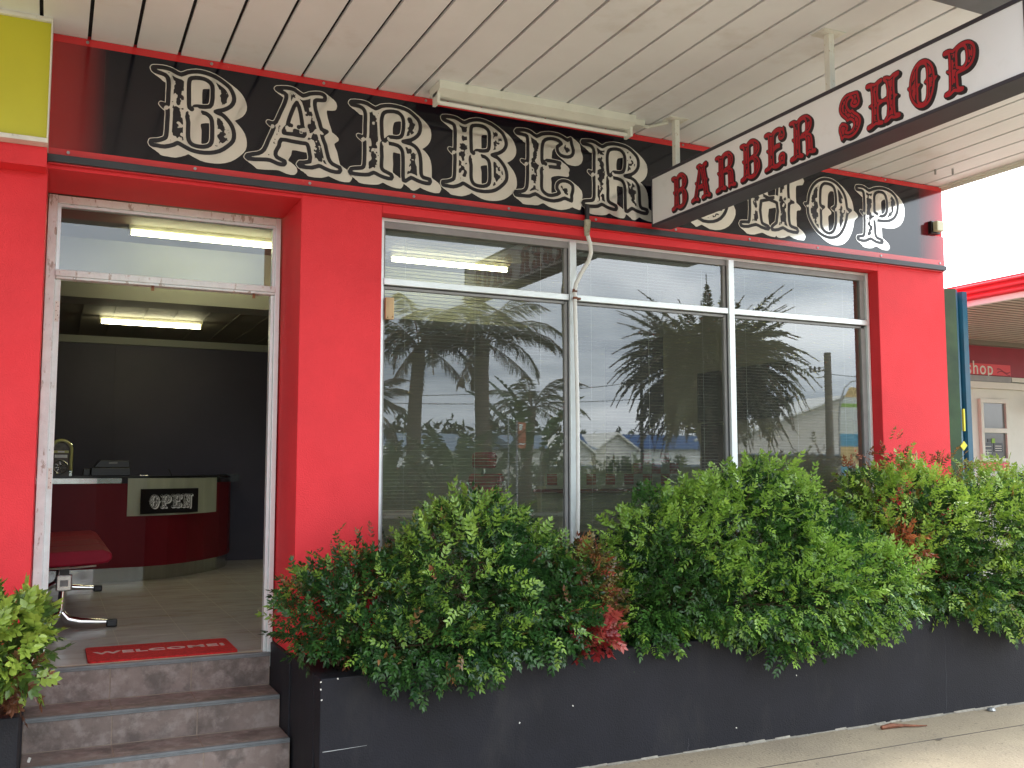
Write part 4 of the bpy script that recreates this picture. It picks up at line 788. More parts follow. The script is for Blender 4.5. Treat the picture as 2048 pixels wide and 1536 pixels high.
for k in range(4):
    y0 = 7.12 + k * .60
    w = MB(); w.prism([(-.36, .97), (-.30, .955), (.30, .975), (.37, .985), (.40, 1.01), (.395, 1.05), (.34, 1.075), (-.30, 1.055), (-.38, 1.02)], lambda x, z: (x, y0 + .565, z), lambda x, z: (x, y0, z)); w.build('seat', 'vinyl_red', bn, bevel=.015)
    w = MB(); w.prism([(-.30, 1.06), (-.40, 1.40), (-.46, 1.42), (-.52, 1.40), (-.42, 1.02), (-.36, 1.0)][::-1], lambda x, z: (x, y0 + .565, z), lambda x, z: (x, y0, z)); w.build('backrest', 'vinyl_red', bn, bevel=.02)
    w = MB(); w.tube([(-.30, y0 - .005, .948), (.18, y0 - .005, .962), (.30, y0 - .005, .970)], .007, 6); w.build('seat_edge', 'chrome', bn)

# barber chairs
def barber_chair(x, y, lab, rz):
    t = thing('barber_chair', lab, 'barber chair', (0, 0, 0), 'red barber chairs behind the left window bay')
    w = MB(); w.lathe((0, 0, 0), [(.30, 0), (.31, .02), (.28, .05), (.14, .08), (.07, .10), (.055, .14), (.055, .36), (.10, .38)], 28); w.build('base', 'chrome', t, smooth=True)
    w = MB(); w.box(-.27, .27, -.27, .27, .40, .53); w.build('seat', 'vinyl_red', t, bevel=.04, seg=3)
    w = MB(); w.prism([(.24, .46), (.31, .46), (.40, 1.02), (.33, 1.04)], lambda y_, z: (-.25, y_, z), lambda y_, z: (.25, y_, z)); w.build('backrest', 'vinyl_red', t, bevel=.03, seg=3)
    w = MB(); w.box(-.14, .14, .33, .42, 1.07, 1.20); w.build('headrest', 'vinyl_red', t, bevel=.03, seg=3)
    w = MB(); w.box(-.02, .02, .375, .39, .98, 1.10); w.build('headrest_stem', 'chrome', t)
    for s in (-1, 1):
        w = MB(); w.tube([(s * .29, .36, .98), (s * .29, .33, .80), (s * .29, .26, .60), (s * .29, .22, .44), (s * .27, .05, .37)], .022, 8); w.build('side_rail', 'chrome', t, smooth=True)
        w = MB(); w.box(s * .31 - .035, s * .31 + .035, -.26, .26, .70, .735); w.build('arm_pad', 'white_edge', t, bevel=.012)
        w = MB(); w.tube([(s * .31, -.24, .70), (s * .31, -.27, .62), (s * .30, -.20, .46), (s * .28, -.1, .42)], .016, 8); w.build('arm_bracket', 'chrome', t, smooth=True)
    w = MB(); w.tube([(-.2, -.27, .42), (-.2, -.48, .16), (.2, -.48, .16), (.2, -.27, .42)], .014, 8); w.obox((0, -.50, .15), (.42, .14, .02)); w.build('footrest', 'chrome', t)
    t.location = (x, y, .546); t.rotation_euler = (0, 0, rz); return t
bc = barber_chair(3.45, 7.05, 'red barber chair with chrome side rail, nearer the white conduit', R_(95))
dup(bc, (2.55, 7.25, .546), 'red barber chair at the left end of the window, nearer the door', R_(80))
w = MB(); w.lathe((3.95, 6.75, .546), [(.2, 0), (.21, .03), (.04, .06), (.03, .40), (.18, .44), (.21, .50), (.19, .56), (.05, .58)], 24); tag(w.build('stool', 'black_plastic', smooth=True), 'round black stool beside the barber chair by the conduit', 'stool')
# ------------------------------------------------------------ foliage
def leaf_obj(name, P, D, Nn, Ln, W, col, matname, parent, droop=.15):
    """P base, D direction, Nn normal: arrays (n,3); Ln, W lengths; each leaflet is a pointed, slightly folded blade"""
    n = len(P); S = np.cross(D, Nn); S /= np.linalg.norm(S, axis=1, keepdims=True) + 1e-9; Nn = np.cross(S, D)
    Ln = Ln[:, None]; W = W[:, None]
    base = P; l1 = P + D * Ln * .32 + S * W * .5 + Nn * W * .12; r1 = P + D * Ln * .32 - S * W * .5 + Nn * W * .12
    l2 = P + D * Ln * .66 + S * W * .36 - Nn * Ln * droop * .4; r2 = P + D * Ln * .66 - S * W * .36 - Nn * Ln * droop * .4
    mid = P + D * Ln * .5 - Nn * (W * .06 + Ln * droop * .2)
    tip = P + D * Ln - Nn * Ln * droop
    V = np.stack([base, l1, l2, tip, r2, r1, mid], 1).reshape(-1, 3)
    if parent is not None:
        off = Vector((0, 0, 0)); p = parent
        while p is not None: off += p.location; p = p.parent
        V = V - np.array(off)
    tri = np.array([[0, 6, 1], [1, 6, 2], [2, 6, 3], [3, 6, 4], [4, 6, 5], [5, 6, 0]])
    F = (tri[None] + 7 * np.arange(n)[:, None, None]).reshape(-1, 3)
    me = bpy.data.meshes.new(name); me.vertices.add(len(V)); me.vertices.foreach_set('co', V.astype(np.float32).ravel())
    me.loops.add(len(F) * 3); me.loops.foreach_set('vertex_index', F.astype(np.int32).ravel())
    me.polygons.add(len(F)); me.polygons.foreach_set('loop_start', np.arange(0, len(F) * 3, 3, dtype=np.int32)); me.polygons.foreach_set('loop_total', np.full(len(F), 3, np.int32))
    me.update(); at = me.color_attributes.new('leafcol', 'FLOAT_COLOR', 'POINT')
    cc = np.repeat(np.concatenate([np.clip(col, 0, 1), np.ones((n, 1))], 1), 7, axis=0); at.data.foreach_set('color', cc.astype(np.float32).ravel())
    me.materials.append(M[matname]); me.shade_smooth(); o = bpy.data.objects.new(name, me); C.objects.link(o)
    if parent is not None: o.parent = parent
    return o
def unit(a): return a / (np.linalg.norm(a, axis=-1, keepdims=True) + 1e-9)
def sprigs(P, A, U, L, pairs, ll, lw, col, rs):
    """pinnate sprigs: base P, axis A, up U, length L, returns leaflet arrays"""
    S = unit(np.cross(A, U)); U = np.cross(S, A); out = [[], [], [], [], [], []]; n = len(P)
    for i in range(pairs):
        t = .28 + .62 * i / max(1, pairs - 1)
        c = P + A * (L * t)[:, None] - U * (L * .18 * t * t)[:, None]
        for sg in (-1, 1):
            d = unit(A * (.55 + .25 * t) + S * sg * (.85 - .2 * t) + rs.normal(0, .13, (n, 3))); sc_ = (1.05 - .25 * abs(t - .5)) * rs.uniform(.82, 1.15, n) * (L / .10) ** .6
            out[0].append(c); out[1].append(d); out[2].append(unit(U + rs.normal(0, .25, (n, 3)))); out[3].append(ll * sc_); out[4].append(lw * sc_); out[5].append(col * rs.uniform(.85, 1.15, (n, 1)))
    c = P + A * (L * .95)[:, None] - U * (L * .17)[:, None]; d = unit(A + rs.normal(0, .12, (n, 3)))
    out[0].append(c); out[1].append(d); out[2].append(unit(U + rs.normal(0, .2, (n, 3)))); out[3].append(ll * 1.1 * np.ones(n)); out[4].append(lw * np.ones(n)); out[5].append(col)
    return [np.concatenate(q) for q in out]
def bush(name, label, blobs, nsp, seed, fresh=.3, dark=(.018, .055, .016), mid=(.04, .11, .02), light=(.17, .30, .045), roots=None, extra=None, ll=.030, lw=.0135, zmin=.0, noise=.5, fr_top=.5, group=None, tipcol=None):
    rs = np.random.RandomState(seed); t = thing(name, label, 'bush', roots[0] if roots else blobs[0][0], group)
    B = np.array([list(b[0]) + list(b[1]) for b in blobs]); vol = B[:, 3] * B[:, 4] * B[:, 5]; vol = vol ** .8; vol /= vol.sum()
    dirs = rs.normal(size=(18, 3)); dirs = unit(dirs); ph = rs.uniform(0, 6.28, 18); fq = rs.uniform(5, 12, 18)
    pts = []; outs = []; need = nsp
    while need > 0:
        k = rs.choice(len(B), 6000, p=vol); u = unit(rs.normal(size=(6000, 3)))
        # lumpy surface
        lump = 1 + noise * .16 * np.sin((B[k, :3] + u * B[k, 3:]) @ dirs.T * fq + ph).sum(1) / 3
        r = (1 - np.abs(rs.normal(0, .16, 6000))) * lump; r += (rs.rand(6000) < .09) * rs.uniform(0, .17, 6000)
        inn = rs.rand(6000) < .16; r = np.where(inn, rs.uniform(.3, .8, 6000), r)
        p = B[k, :3] + u * r[:, None] * B[k, 3:]
        dep = np.min([np.linalg.norm((p - b[:3]) / b[3:], axis=1) + (k == i) * 9 for i, b in enumerate(B)], 0)
        ok = ((dep > .80) | inn) & (p[:, 2] > zmin)
        ok &= ~((p[:, 1] > 5.40) & (p[:, 0] > 1.7)) & ~((p[:, 1] > 5.33) & (p[:, 0] <= 1.72)) & ~((p[:, 1] > 4.72) & (p[:, 2] < .60) & (p[:, 0] > 1.2))
        ok &= ~((p[:, 0] > 5.55) & (p[:, 0] < 6.32) & (p[:, 1] > 5.33))
        nn = unit(u / B[k, 3:]); q = p[ok]; pts.append(q[:need]); outs.append(np.concatenate([nn[ok], r[ok][:, None], u[ok][:, 2:]], 1)[:need]); need -= len(q[:need])
    P = np.concatenate(pts); O = np.concatenate(outs); n = len(P); nn = O[:, :3]
    A = unit(nn * .75 + np.array([0, -.12, .42]) + rs.normal(0, .48, (n, 3))); low = P[:, 2] < (B[:, 2].mean() - .15); A[low] = unit(A[low] + np.array([0, -.3, -.75]))
    U = unit(nn * .7 + np.array([0, -.1, .75]) + rs.normal(0, .35, (n, 3)))
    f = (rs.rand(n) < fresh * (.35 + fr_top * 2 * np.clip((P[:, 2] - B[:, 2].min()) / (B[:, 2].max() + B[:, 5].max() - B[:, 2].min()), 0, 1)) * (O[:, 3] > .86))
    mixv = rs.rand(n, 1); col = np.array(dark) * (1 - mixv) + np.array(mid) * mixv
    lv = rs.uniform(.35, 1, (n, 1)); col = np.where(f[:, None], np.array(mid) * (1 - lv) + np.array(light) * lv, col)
    if tipcol is not None: q = (rs.rand(n) < tipcol[1]); tv_ = rs.uniform(.3, 1, (n, 1)); col = np.where(q[:, None], col * (1 - tv_) + np.array(tipcol[0]) * tv_, col)
    L = rs.uniform(.07, .13, n); small = rs.rand(n) < .3
    g1 = sprigs(P[~small], A[~small], U[~small], L[~small], 4, ll, lw, col[~small], rs)
    g2 = sprigs(P[small], A[small], U[small], L[small] * .7, 4, ll * .62, lw * .62, col[small] * 1.15, rs)
    leaf_obj('foliage', *[np.concatenate([a, b]) for a, b in zip(g1, g2)], 'leaf', t)
    # branches from the roots to clumps of leaves
    w = MB(); rg = random.Random(seed)
    for rt in (roots or [blobs[0][0]]):
        for k in range(26):
            q = P[rg.randrange(n)]; r0 = Vector(rt) + Vector((rg.uniform(-.08, .08), rg.uniform(-.05, .05), 0)); q = Vector(q); m_ = (r0 + q) / 2 + Vector((rg.uniform(-.05, .05), rg.uniform(-.05, .05), rg.uniform(.02, .12)))
            w.tube([r0, m_, q], [.006, .004, .0018], 5, cap=False)
    w.build('stems', 'twig', t); return t
bush('shrub', 'big dark green shrub spilling over the planter left of the white conduit', [((1.55, 4.93, .88), (.42, .32, .28)), ((2.05, 4.85, .98), (.50, .36, .42)), ((2.45, 4.85, .86), (.36, .34, .30)), ((1.80, 4.76, .74), (.48, .26, .18)), ((1.26, 4.93, .86), (.20, .18, .2)), ((2.15, 4.95, 1.25), (.22, .18, .20)), ((1.72, 4.68, .62), (.14, .09, .10))], 5600, 3, fresh=.5, dark=(.016, .055, .018), mid=(.055, .15, .03), light=(.28, .45, .07), noise=1.0, roots=[(1.7, 5.0, .58), (2.2, 5.05, .58)], zmin=.53, fr_top=.75, tipcol=((.30, .10, .05), .012))
bush('shrub', 'largest bright green shrub in front of the middle and right window bays', [((3.38, 4.88, 1.02), (.42, .34, .40)), ((3.95, 4.86, 1.18), (.55, .38, .42)), ((4.42, 4.84, 1.02), (.44, .36, .38)), ((3.9, 4.74, .86), (.70, .32, .24)), ((4.65, 4.76, .88), (.36, .30, .26)), ((4.15, 5.0, 1.5), (.12, .10, .13)), ((3.15, 4.9, .75), (.25, .26, .20)), ((4.0, 4.64, .60), (.12, .09, .11)), ((4.3, 4.66, .66), (.36, .14, .10)), ((3.2, 4.9, 1.36), (.10, .10, .12))], 8500, 5, fresh=1.15, dark=(.018, .062, .018), mid=(.08, .20, .035), light=(.31, .50, .075), noise=1.0, roots=[(3.4, 5.05, .6), (4.2, 5.05, .6)], zmin=.50, fr_top=.6)
bush('shrub', 'bright green shrub against the right red pier at the far end of the planter', [((5.45, 4.95, 1.15), (.48, .36, .42)), ((6.05, 4.85, 1.15), (.55, .40, .40)), ((6.45, 4.7, 1.12), (.3, .3, .4)), ((5.55, 4.86, .92), (.40, .28, .26)), ((6.0, 4.70, .80), (.45, .28, .24)), ((5.1, 5.05, 1.38), (.20, .16, .20)), ((5.25, 5.05, 1.0), (.25, .2, .3)), ((6.3, 4.66, .80), (.3, .22, .22))], 8200, 8, fresh=1.25, dark=(.02, .065, .018), mid=(.09, .21, .035), light=(.36, .52, .075), noise=1.0, roots=[(5.5, 5.1, .6), (6.2, 5.1, .6)], zmin=.50, fr_top=.75, tipcol=((.35, .18, .05), .02))
bush('nandina_shrub', 'small reddish green nandina between the first two green shrubs', [((2.73, 4.80, 1.0), (.11, .13, .16)), ((2.77, 4.78, .86), (.09, .11, .12))], 420, 12, fresh=.7, dark=(.07, .045, .02), mid=(.16, .12, .03), light=(.30, .26, .08), roots=[(2.82, 4.95, .6)], zmin=.6, ll=.026, lw=.013, tipcol=((.35, .07, .04), .3))
bush('nandina_shrub', 'low clump of bright red nandina leaves on the planter edge below the reddish green one', [((2.72, 4.72, .72), (.075, .07, .08))], 110, 13, fresh=.9, dark=(.22, .02, .02), mid=(.42, .05, .05), light=(.60, .16, .12), roots=[(2.82, 4.9, .6)], zmin=.6, ll=.04, lw=.022)
bush('nandina_shrub', 'tuft of orange red nandina leaves between the two right hand shrubs', [((5.02, 4.66, 1.09), (.09, .08, .09))], 90, 14, fresh=.8, dark=(.20, .05, .02), mid=(.40, .10, .04), light=(.55, .20, .08), roots=[(5.05, 5.0, .6)], zmin=.6, ll=.032, lw=.018)
bush('nandina_shrub', 'thin reddish sprays rising in front of the right red pier', [((5.30, 5.15, 1.58), (.28, .12, .12)), ((5.45, 5.12, 1.72), (.08, .06, .13)), ((5.9, 5.1, 1.60), (.25, .12, .08))], 120, 15, fresh=.8, dark=(.10, .08, .03), mid=(.25, .12, .05), light=(.30, .34, .08), roots=[(5.5, 5.1, .65)], zmin=.6, ll=.026, lw=.012, tipcol=((.42, .12, .06), .2))
bush('nandina_shrub', 'reddish sprays of new leaves above the left end of the planter', [((1.36, 5.0, 1.16), (.07, .06, .10)), ((1.14, 4.9, 1.06), (.04, .04, .08)), ((1.50, 5.0, 1.10), (.10, .08, .12))], 40, 16, fresh=.6, dark=(.05, .07, .02), mid=(.16, .12, .04), light=(.30, .20, .07), roots=[(1.42, 5.05, .6)], zmin=.6, ll=.026, lw=.012, tipcol=((.30, .08, .05), .3))
bush('nandina_shrub', 'lime green nandina bush in the planter left of the steps', [((-.22, 4.78, .90), (.22, .22, .15)), ((-.11, 4.66, .82), (.10, .12, .13)), ((-.55, 4.8, .88), (.3, .25, .17))], 950, 17, fresh=1.8, dark=(.06, .12, .03), mid=(.16, .26, .04), light=(.40, .52, .09), roots=[(-.25, 5.0, .55)], zmin=.70, ll=.042, lw=.026, fr_top=.9)
bush('nandina_shrub', 'drying orange brown nandina leaves at the foot of the lime green bush', [((-.16, 4.70, .70), (.18, .12, .08)), ((-.45, 4.72, .72), (.25, .14, .1))], 190, 18, fresh=.5, dark=(.10, .04, .02), mid=(.25, .10, .05), light=(.55, .30, .16), roots=[(-.3, 4.9, .55)], zmin=.57, ll=.038, lw=.018)
# dry brown leaves hanging on the left shrub
def dry(label, c, n, seed):
    rs = np.random.RandomState(seed); P = np.array(c) + rs.normal(0, .022, (n, 3)); D = unit(np.array([0, -.1, -1]) + rs.normal(0, .4, (n, 3)))
    o = leaf_obj('dry_leaves', P, D, unit(np.array([0, -1, .2]) + rs.normal(0, .4, (n, 3))), rs.uniform(.04, .06, n), rs.uniform(.014, .02, n), np.array([[.42, .20, .07]]) * rs.uniform(.6, 1.2, (n, 1)), 'leaf', None); tag(o, label, 'dry leaves')
dry('cluster of dry orange leaves hanging from the left shrub over the black planter', (1.86, 4.64, .60), 14, 2)
dry('pair of dry brown leaves inside the lower left shrub', (1.50, 4.58, .72), 4, 3)
# litter
w = MB(); w.tube([(4.72, 4.62, .012), (4.80, 4.615, .018), (4.88, 4.60, .014), (4.97, 4.565, .01), (5.03, 4.55, .008)], [.012, .016, .009, .006, .004], 6); w.tube([(4.84, 4.60, .012), (4.94, 4.59, .010)], [.006, .003], 5); tag(w.build('twig', 'rust', smooth=True), 'reddish brown curled bark twig on the footpath against the planter', 'twig')
w = MB(); w.lathe((5.75, 4.66, 0), [(.02, 0), (.03, .006), (.018, .02), (.004, .022)], 9); w.tube([(5.75, 4.66, .01), (5.82, 4.65, .03)], .002, 4); tag(w.build('litter_scrap', 'galv'), 'crumpled grey scrap of litter at the foot of the planter', 'litter')
for i, (x, y, lab) in enumerate(((4.85, 4.30, 'dark leaf lying on the footpath nearest the camera'), (5.95, 4.42, 'small dark leaf on the footpath near the right edge'))):
    w = MB(); w.add([(x - .03, y, .004), (x, y - .012, .005), (x + .035, y + .004, .004), (x, y + .014, .007)], [(0, 1, 2, 3)]); tag(w.build('fallen_leaf', 'joint'), lab, 'leaf')
moss = leaf_obj('moss_tuft', np.array([[5.2 + .02 * k, 4.79 + .02 * math.sin(k * 3), ztop(5.2) + .003] for k in range(16)]), unit(np.random.RandomState(1).normal(0, 1, (16, 3)) + [0, 0, .8]), unit(np.random.RandomState(2).normal(0, 1, (16, 3))), np.full(16, .03), np.full(16, .008), np.tile([[.20, .22, .03]], (16, 1)), 'leaf', None); tag(moss, 'tiny yellow green moss tuft on the planter rim', 'moss')

# ------------------------------------------------------------ across the street (seen mirrored in the shop windows)
def fronds(origin, n, L, el_rng, arch, leaflet, nleaf, seed, col, droop_l=.5, wid=.035, rad=.1, fluff=.1):
    rs = np.random.RandomState(seed); out = [[], [], [], [], [], []]; rach = []
    for i in range(n):
        az = 2.399 * i + rs.uniform(-.25, .25); el = el_rng[0] + (el_rng[1] - el_rng[0]) * ((i + .5) / n) + rs.uniform(-.06, .06); ln = L * rs.uniform(.85, 1.1)
        h = np.array([math.cos(az), math.sin(az), 0]); t = np.linspace(0, 1, nleaf); a = el - arch * t ** 1.3 * (1 if el > -.4 else .4)
        step = ln / (nleaf - 1); dirs = h[None] * np.cos(a)[:, None] + np.array([0, 0, 1])[None] * np.sin(a)[:, None]; pos = np.array(origin) + h * rad + np.cumsum(dirs, 0) * step; rach.append(pos)
        side = np.cross(h, [0, 0, 1]); prof = np.sin(np.clip(t * 1.05 + .08, 0, 1) * math.pi) ** .5
        for sg in (-1, 1):
            d = unit(dirs * .55 + sg * side[None] * .8 + np.array([0, 0, -1]) * droop_l + np.cross(side, dirs) * rs.normal(0, fluff, (nleaf, 1)) + rs.normal(0, .10, (nleaf, 3)))
            k = t > .08
            out[0].append(pos[k]); out[1].append(d[k]); out[2].append(unit(np.tile(np.cross(side, dirs)[0], (k.sum(), 1)) + rs.normal(0, .3, (k.sum(), 3)))); out[3].append((leaflet * prof * rs.uniform(.8, 1.1, nleaf))[k]); out[4].append(np.full(k.sum(), wid)); out[5].append(np.tile(np.array(col) * rs.uniform(.7, 1.2), (k.sum(), 1)))
    return [np.concatenate(q) for q in out], rach
def palm(label, base, h, tr, cfg, seed):
    t = thing('palm_tree', label, 'palm tree', base); w = MB(); rg = random.Random(seed)
    n_ = 14; w.tube([(base[0] + .12 * math.sin(k * .25 + seed), base[1], base[2] + h * k / n_) for k in range(n_ + 1)], [tr * (1.25 - .35 * k / n_ + .04 * (k % 2)) for k in range(n_ + 1)], 12); w.build('trunk', 'trunk', t, smooth=True)
    top = (base[0] + .12 * math.sin(n_ * .25 + seed), base[1], base[2] + h); allp = None; rr = []
    for i, c in enumerate(cfg):
        g_, r_ = fronds(top, seed=seed * 7 + i, **c); rr += r_; allp = g_ if allp is None else [np.concatenate([a, b]) for a, b in zip(allp, g_)]
    leaf_obj('crown', *allp, 'leaf_far', t, droop=.12)
    w = MB()
    for r in rr: w.tube([r[k] for k in range(0, len(r), max(1, len(r) // 6))], [.04 * tr / .2 + .01] + [.018] * 20, 5, cap=False) if False else w.tube([r[k] for k in range(0, len(r), max(1, len(r) // 6))], .018, 5, cap=False)
    w.build('frond_stalks', 'twig', t); return t
dg = (.075, .09, .038)
palm('stout date palm with a huge dense crown across the street', (23.4, -20, -.1), 5.7, .55, [dict(n=40, L=3.9, el_rng=(1.05, .70), arch=.5, leaflet=.36, nleaf=110, col=(.09, .105, .05), droop_l=.08, wid=.055, rad=.25, fluff=.4), dict(n=80, L=4.0, el_rng=(.9, .3), arch=1.4, leaflet=.36, nleaf=110, col=(.09, .105, .05), droop_l=.08, wid=.055, rad=.25, fluff=.4), dict(n=150, L=4.1, el_rng=(.35, -.8), arch=1.5, leaflet=.34, nleaf=110, col=(.10, .105, .055), droop_l=.12, wid=.055, rad=.3, fluff=.4), dict(n=34, L=2.6, el_rng=(-.9, -1.4), arch=.3, leaflet=.36, nleaf=50, col=(.10, .075, .04), droop_l=.25, wid=.05, rad=.35, fluff=.5)], 1)
qp = lambda s: [dict(n=9, L=3.0 * s, el_rng=(1.35, .75), arch=2.0, leaflet=.62 * s, nleaf=64, col=dg, droop_l=.75, wid=.03, rad=.08), dict(n=8, L=2.9 * s, el_rng=(.7, .2), arch=1.9, leaflet=.6 * s, nleaf=64, col=(.05, .055, .025), droop_l=.9, wid=.03, rad=.1), dict(n=3, L=1.9 * s, el_rng=(-.3, -1.0), arch=.9, leaflet=.5 * s, nleaf=44, col=(.10, .07, .035), droop_l=1.2, wid=.03, rad=.12)]
palm('tall feathery queen palm across the street, right one of the pair', (11.0, -14, -.1), 5.3, .20, qp(1.0), 2)
palm('shorter feathery queen palm across the street, left one of the pair', (9.35, -15, -.1), 5.2, .19, qp(.95), 3)
palm('thin palm beyond the bird of paradise clump', (13.6, -16.5, -.1), 3.7, .13, [dict(n=14, L=2.0, el_rng=(1.3, -.1), arch=1.5, leaflet=.45, nleaf=44, col=dg, droop_l=.5, wid=.03, rad=.08)], 4)
palm('dark scruffy palm at the far left of the reflected row', (7.3, -14.5, -.1), 3.4, .22, [dict(n=16, L=2.0, el_rng=(1.2, -.5), arch=1.5, leaflet=.5, nleaf=44, col=(.05, .05, .03), droop_l=.6, wid=.035, rad=.1)], 5)
# bird of paradise clumps: paddle leaves on long stalks
def paddle_clump(label, c, n, h, seed, spread):
    rs = random.Random(seed); t = thing('bird_of_paradise', label, 'plant', c); blades = MB(); stalks = MB()
    for i in range(n):
        az = rs.uniform(0, 6.28); r = rs.uniform(.1, spread); hh = h * rs.uniform(.55, 1.0); lean = rs.uniform(.1, .55)
        b = Vector(c) + Vector((math.cos(az) * r, math.sin(az) * r * .5, 0)); d = Vector((math.cos(az), math.sin(az) * .6, 0)); top = b + Vector((0, 0, hh * .58)) + d * lean * .5
        stalks.tube([b, b + Vector((0, 0, hh * .3)) + d * lean * .12, top], [.03, .025, .018], 5, cap=False)
        L = hh * .5; W = L * rs.uniform(.26, .40); side = Vector((-d.y, d.x, rs.uniform(-.2, .2))).normalized(); ax = (Vector((0, 0, 1)) + d * lean).normalized(); ns = 12; prev = None
        for k in range(ns):
            t0, t1 = k / ns, (k + 1) / ns
            def pt(tt, s): cur = top + ax * L * tt + d * L * .35 * tt * tt - Vector((0, 0, L * .22 * tt ** 2)); wd = W * .5 * math.sin(math.pi * min(1, tt * .92 + .06)) ** .6; return cur + side * s * wd + Vector((0, 0, .12 * wd * abs(s)))
            for s in (-1, 1):
                j = rs.uniform(.15, .42) if rs.random() < .6 else 0; q = t1 - (t1 - t0) * j * 2
                blades.add([pt(t0, 0), pt(t1, 0), pt(q, s), pt(t0 + .01, s)], [(0, 1, 2, 3)])
    o = blades.build('leaves', 'leaf_far', t); at = o.data.color_attributes.new('leafcol', 'FLOAT_COLOR', 'POINT'); nv = len(o.data.vertices); arr = np.tile([.07, .13, .04, 1], (nv, 1)); arr[:, :3] *= np.repeat(np.random.RandomState(seed).uniform(.6, 1.3, nv // 4), 4)[:, None]; at.data.foreach_set('color', arr.astype(np.float32).ravel())
    stalks.build('stalks', 'twig', t); return t
paddle_clump('broad leaved bird of paradise clump between the queen palms', (10.3, -13.6, 0), 40, 3.0, 3, 1.5)
paddle_clump('tall bird of paradise with fanned leaves right of the queen palms', (12.3, -13.6, 0), 15, 4.6, 5, .45)
paddle_clump('dark low bird of paradise clump left of the queen palms', (7.9, -13.8, 0), 30, 2.6, 7, 1.2)
# dense garden hedge behind them
def leaf_mass(name, boxes, n, seed, col, size, parent=None):
    rs = np.random.RandomState(seed); B = np.array(boxes); vol = B[:, 3] * B[:, 5]; k = rs.choice(len(B), n, p=vol / vol.sum()); u = unit(rs.normal(size=(n, 3))) * (rs.rand(n, 1) ** .25); P = B[k, :3] + u * B[k, 3:]
    return leaf_obj(name, P, unit(rs.normal(size=(n, 3)) + [0, 0, .3]), unit(rs.normal(size=(n, 3))), rs.uniform(.7, 1.3, n) * size, rs.uniform(.3, .5, n) * size, np.array([col]) * rs.uniform(.5, 1.4, (n, 1)), 'leaf_far', parent)
hd = leaf_mass('hedge', [(6.5 + 1.1 * k, -15.2, .8, .9, .6, 1.0 + .25 * math.sin(k * 2.1)) for k in range(8)], 5200, 21, (.08, .12, .045), .22); tag(hd, 'dense garden hedge under the queen palms', 'hedge')
# treeline
rs_ = np.random.RandomState(9); bx = []
for k in range(150):
    x = -10 + k * 1.35; hh = 5.2 + 1.4 * rs_.rand() + .8 * math.sin(k * .21); bx.append((x, -82 + rs_.uniform(-3, 3), hh * .45, 1.5, 1.5, hh * .62))
tl = leaf_mass('treeline', bx, 26000, 22, (.03, .045, .022), 1.0); tl['kind'] = 'stuff'; tag(tl, 'far dark line of trees beyond the houses', 'trees')
def norfolk(label, x, y, h, seed):
    t = thing('pine_tree', label, 'pine tree', (x, y, 0)); w = MB(); w.tube([(x, y, 0), (x, y, h)], [.22, .03], 7); w.build('trunk', 'trunk', t); rs = np.random.RandomState(seed); out = [[], [], [], [], [], []]
    for z in np.arange(h * .25, h, h * .075):
        r = (h - z) * .42 + .4
        for a in np.arange(0, 6.28, .9):
            az = a + rs.uniform(-.2, .2); n = 14; tt = np.linspace(.1, 1, n); p = np.stack([x + np.cos(az) * r * tt, y + np.sin(az) * r * tt, z + .25 * r * tt ** 2], 1); out[0].append(p); out[1].append(unit(np.tile([math.cos(az), math.sin(az), .5], (n, 1)) + rs.normal(0, .5, (n, 3)))); out[2].append(unit(rs.normal(0, 1, (n, 3)))); out[3].append(np.full(n, .8)); out[4].append(np.full(n, .28)); out[5].append(np.tile([.025, .04, .025], (n, 1)))
    leaf_obj('crown', *[np.concatenate(q) for q in out], 'leaf_far', t)
norfolk('tiered pine standing behind the date palm, beyond the blue roofed house', 57.4, -66, 8.0, 3)
norfolk('second tiered pine right of the date palm, above the beige building', 70.2, -70, 9.6, 4)
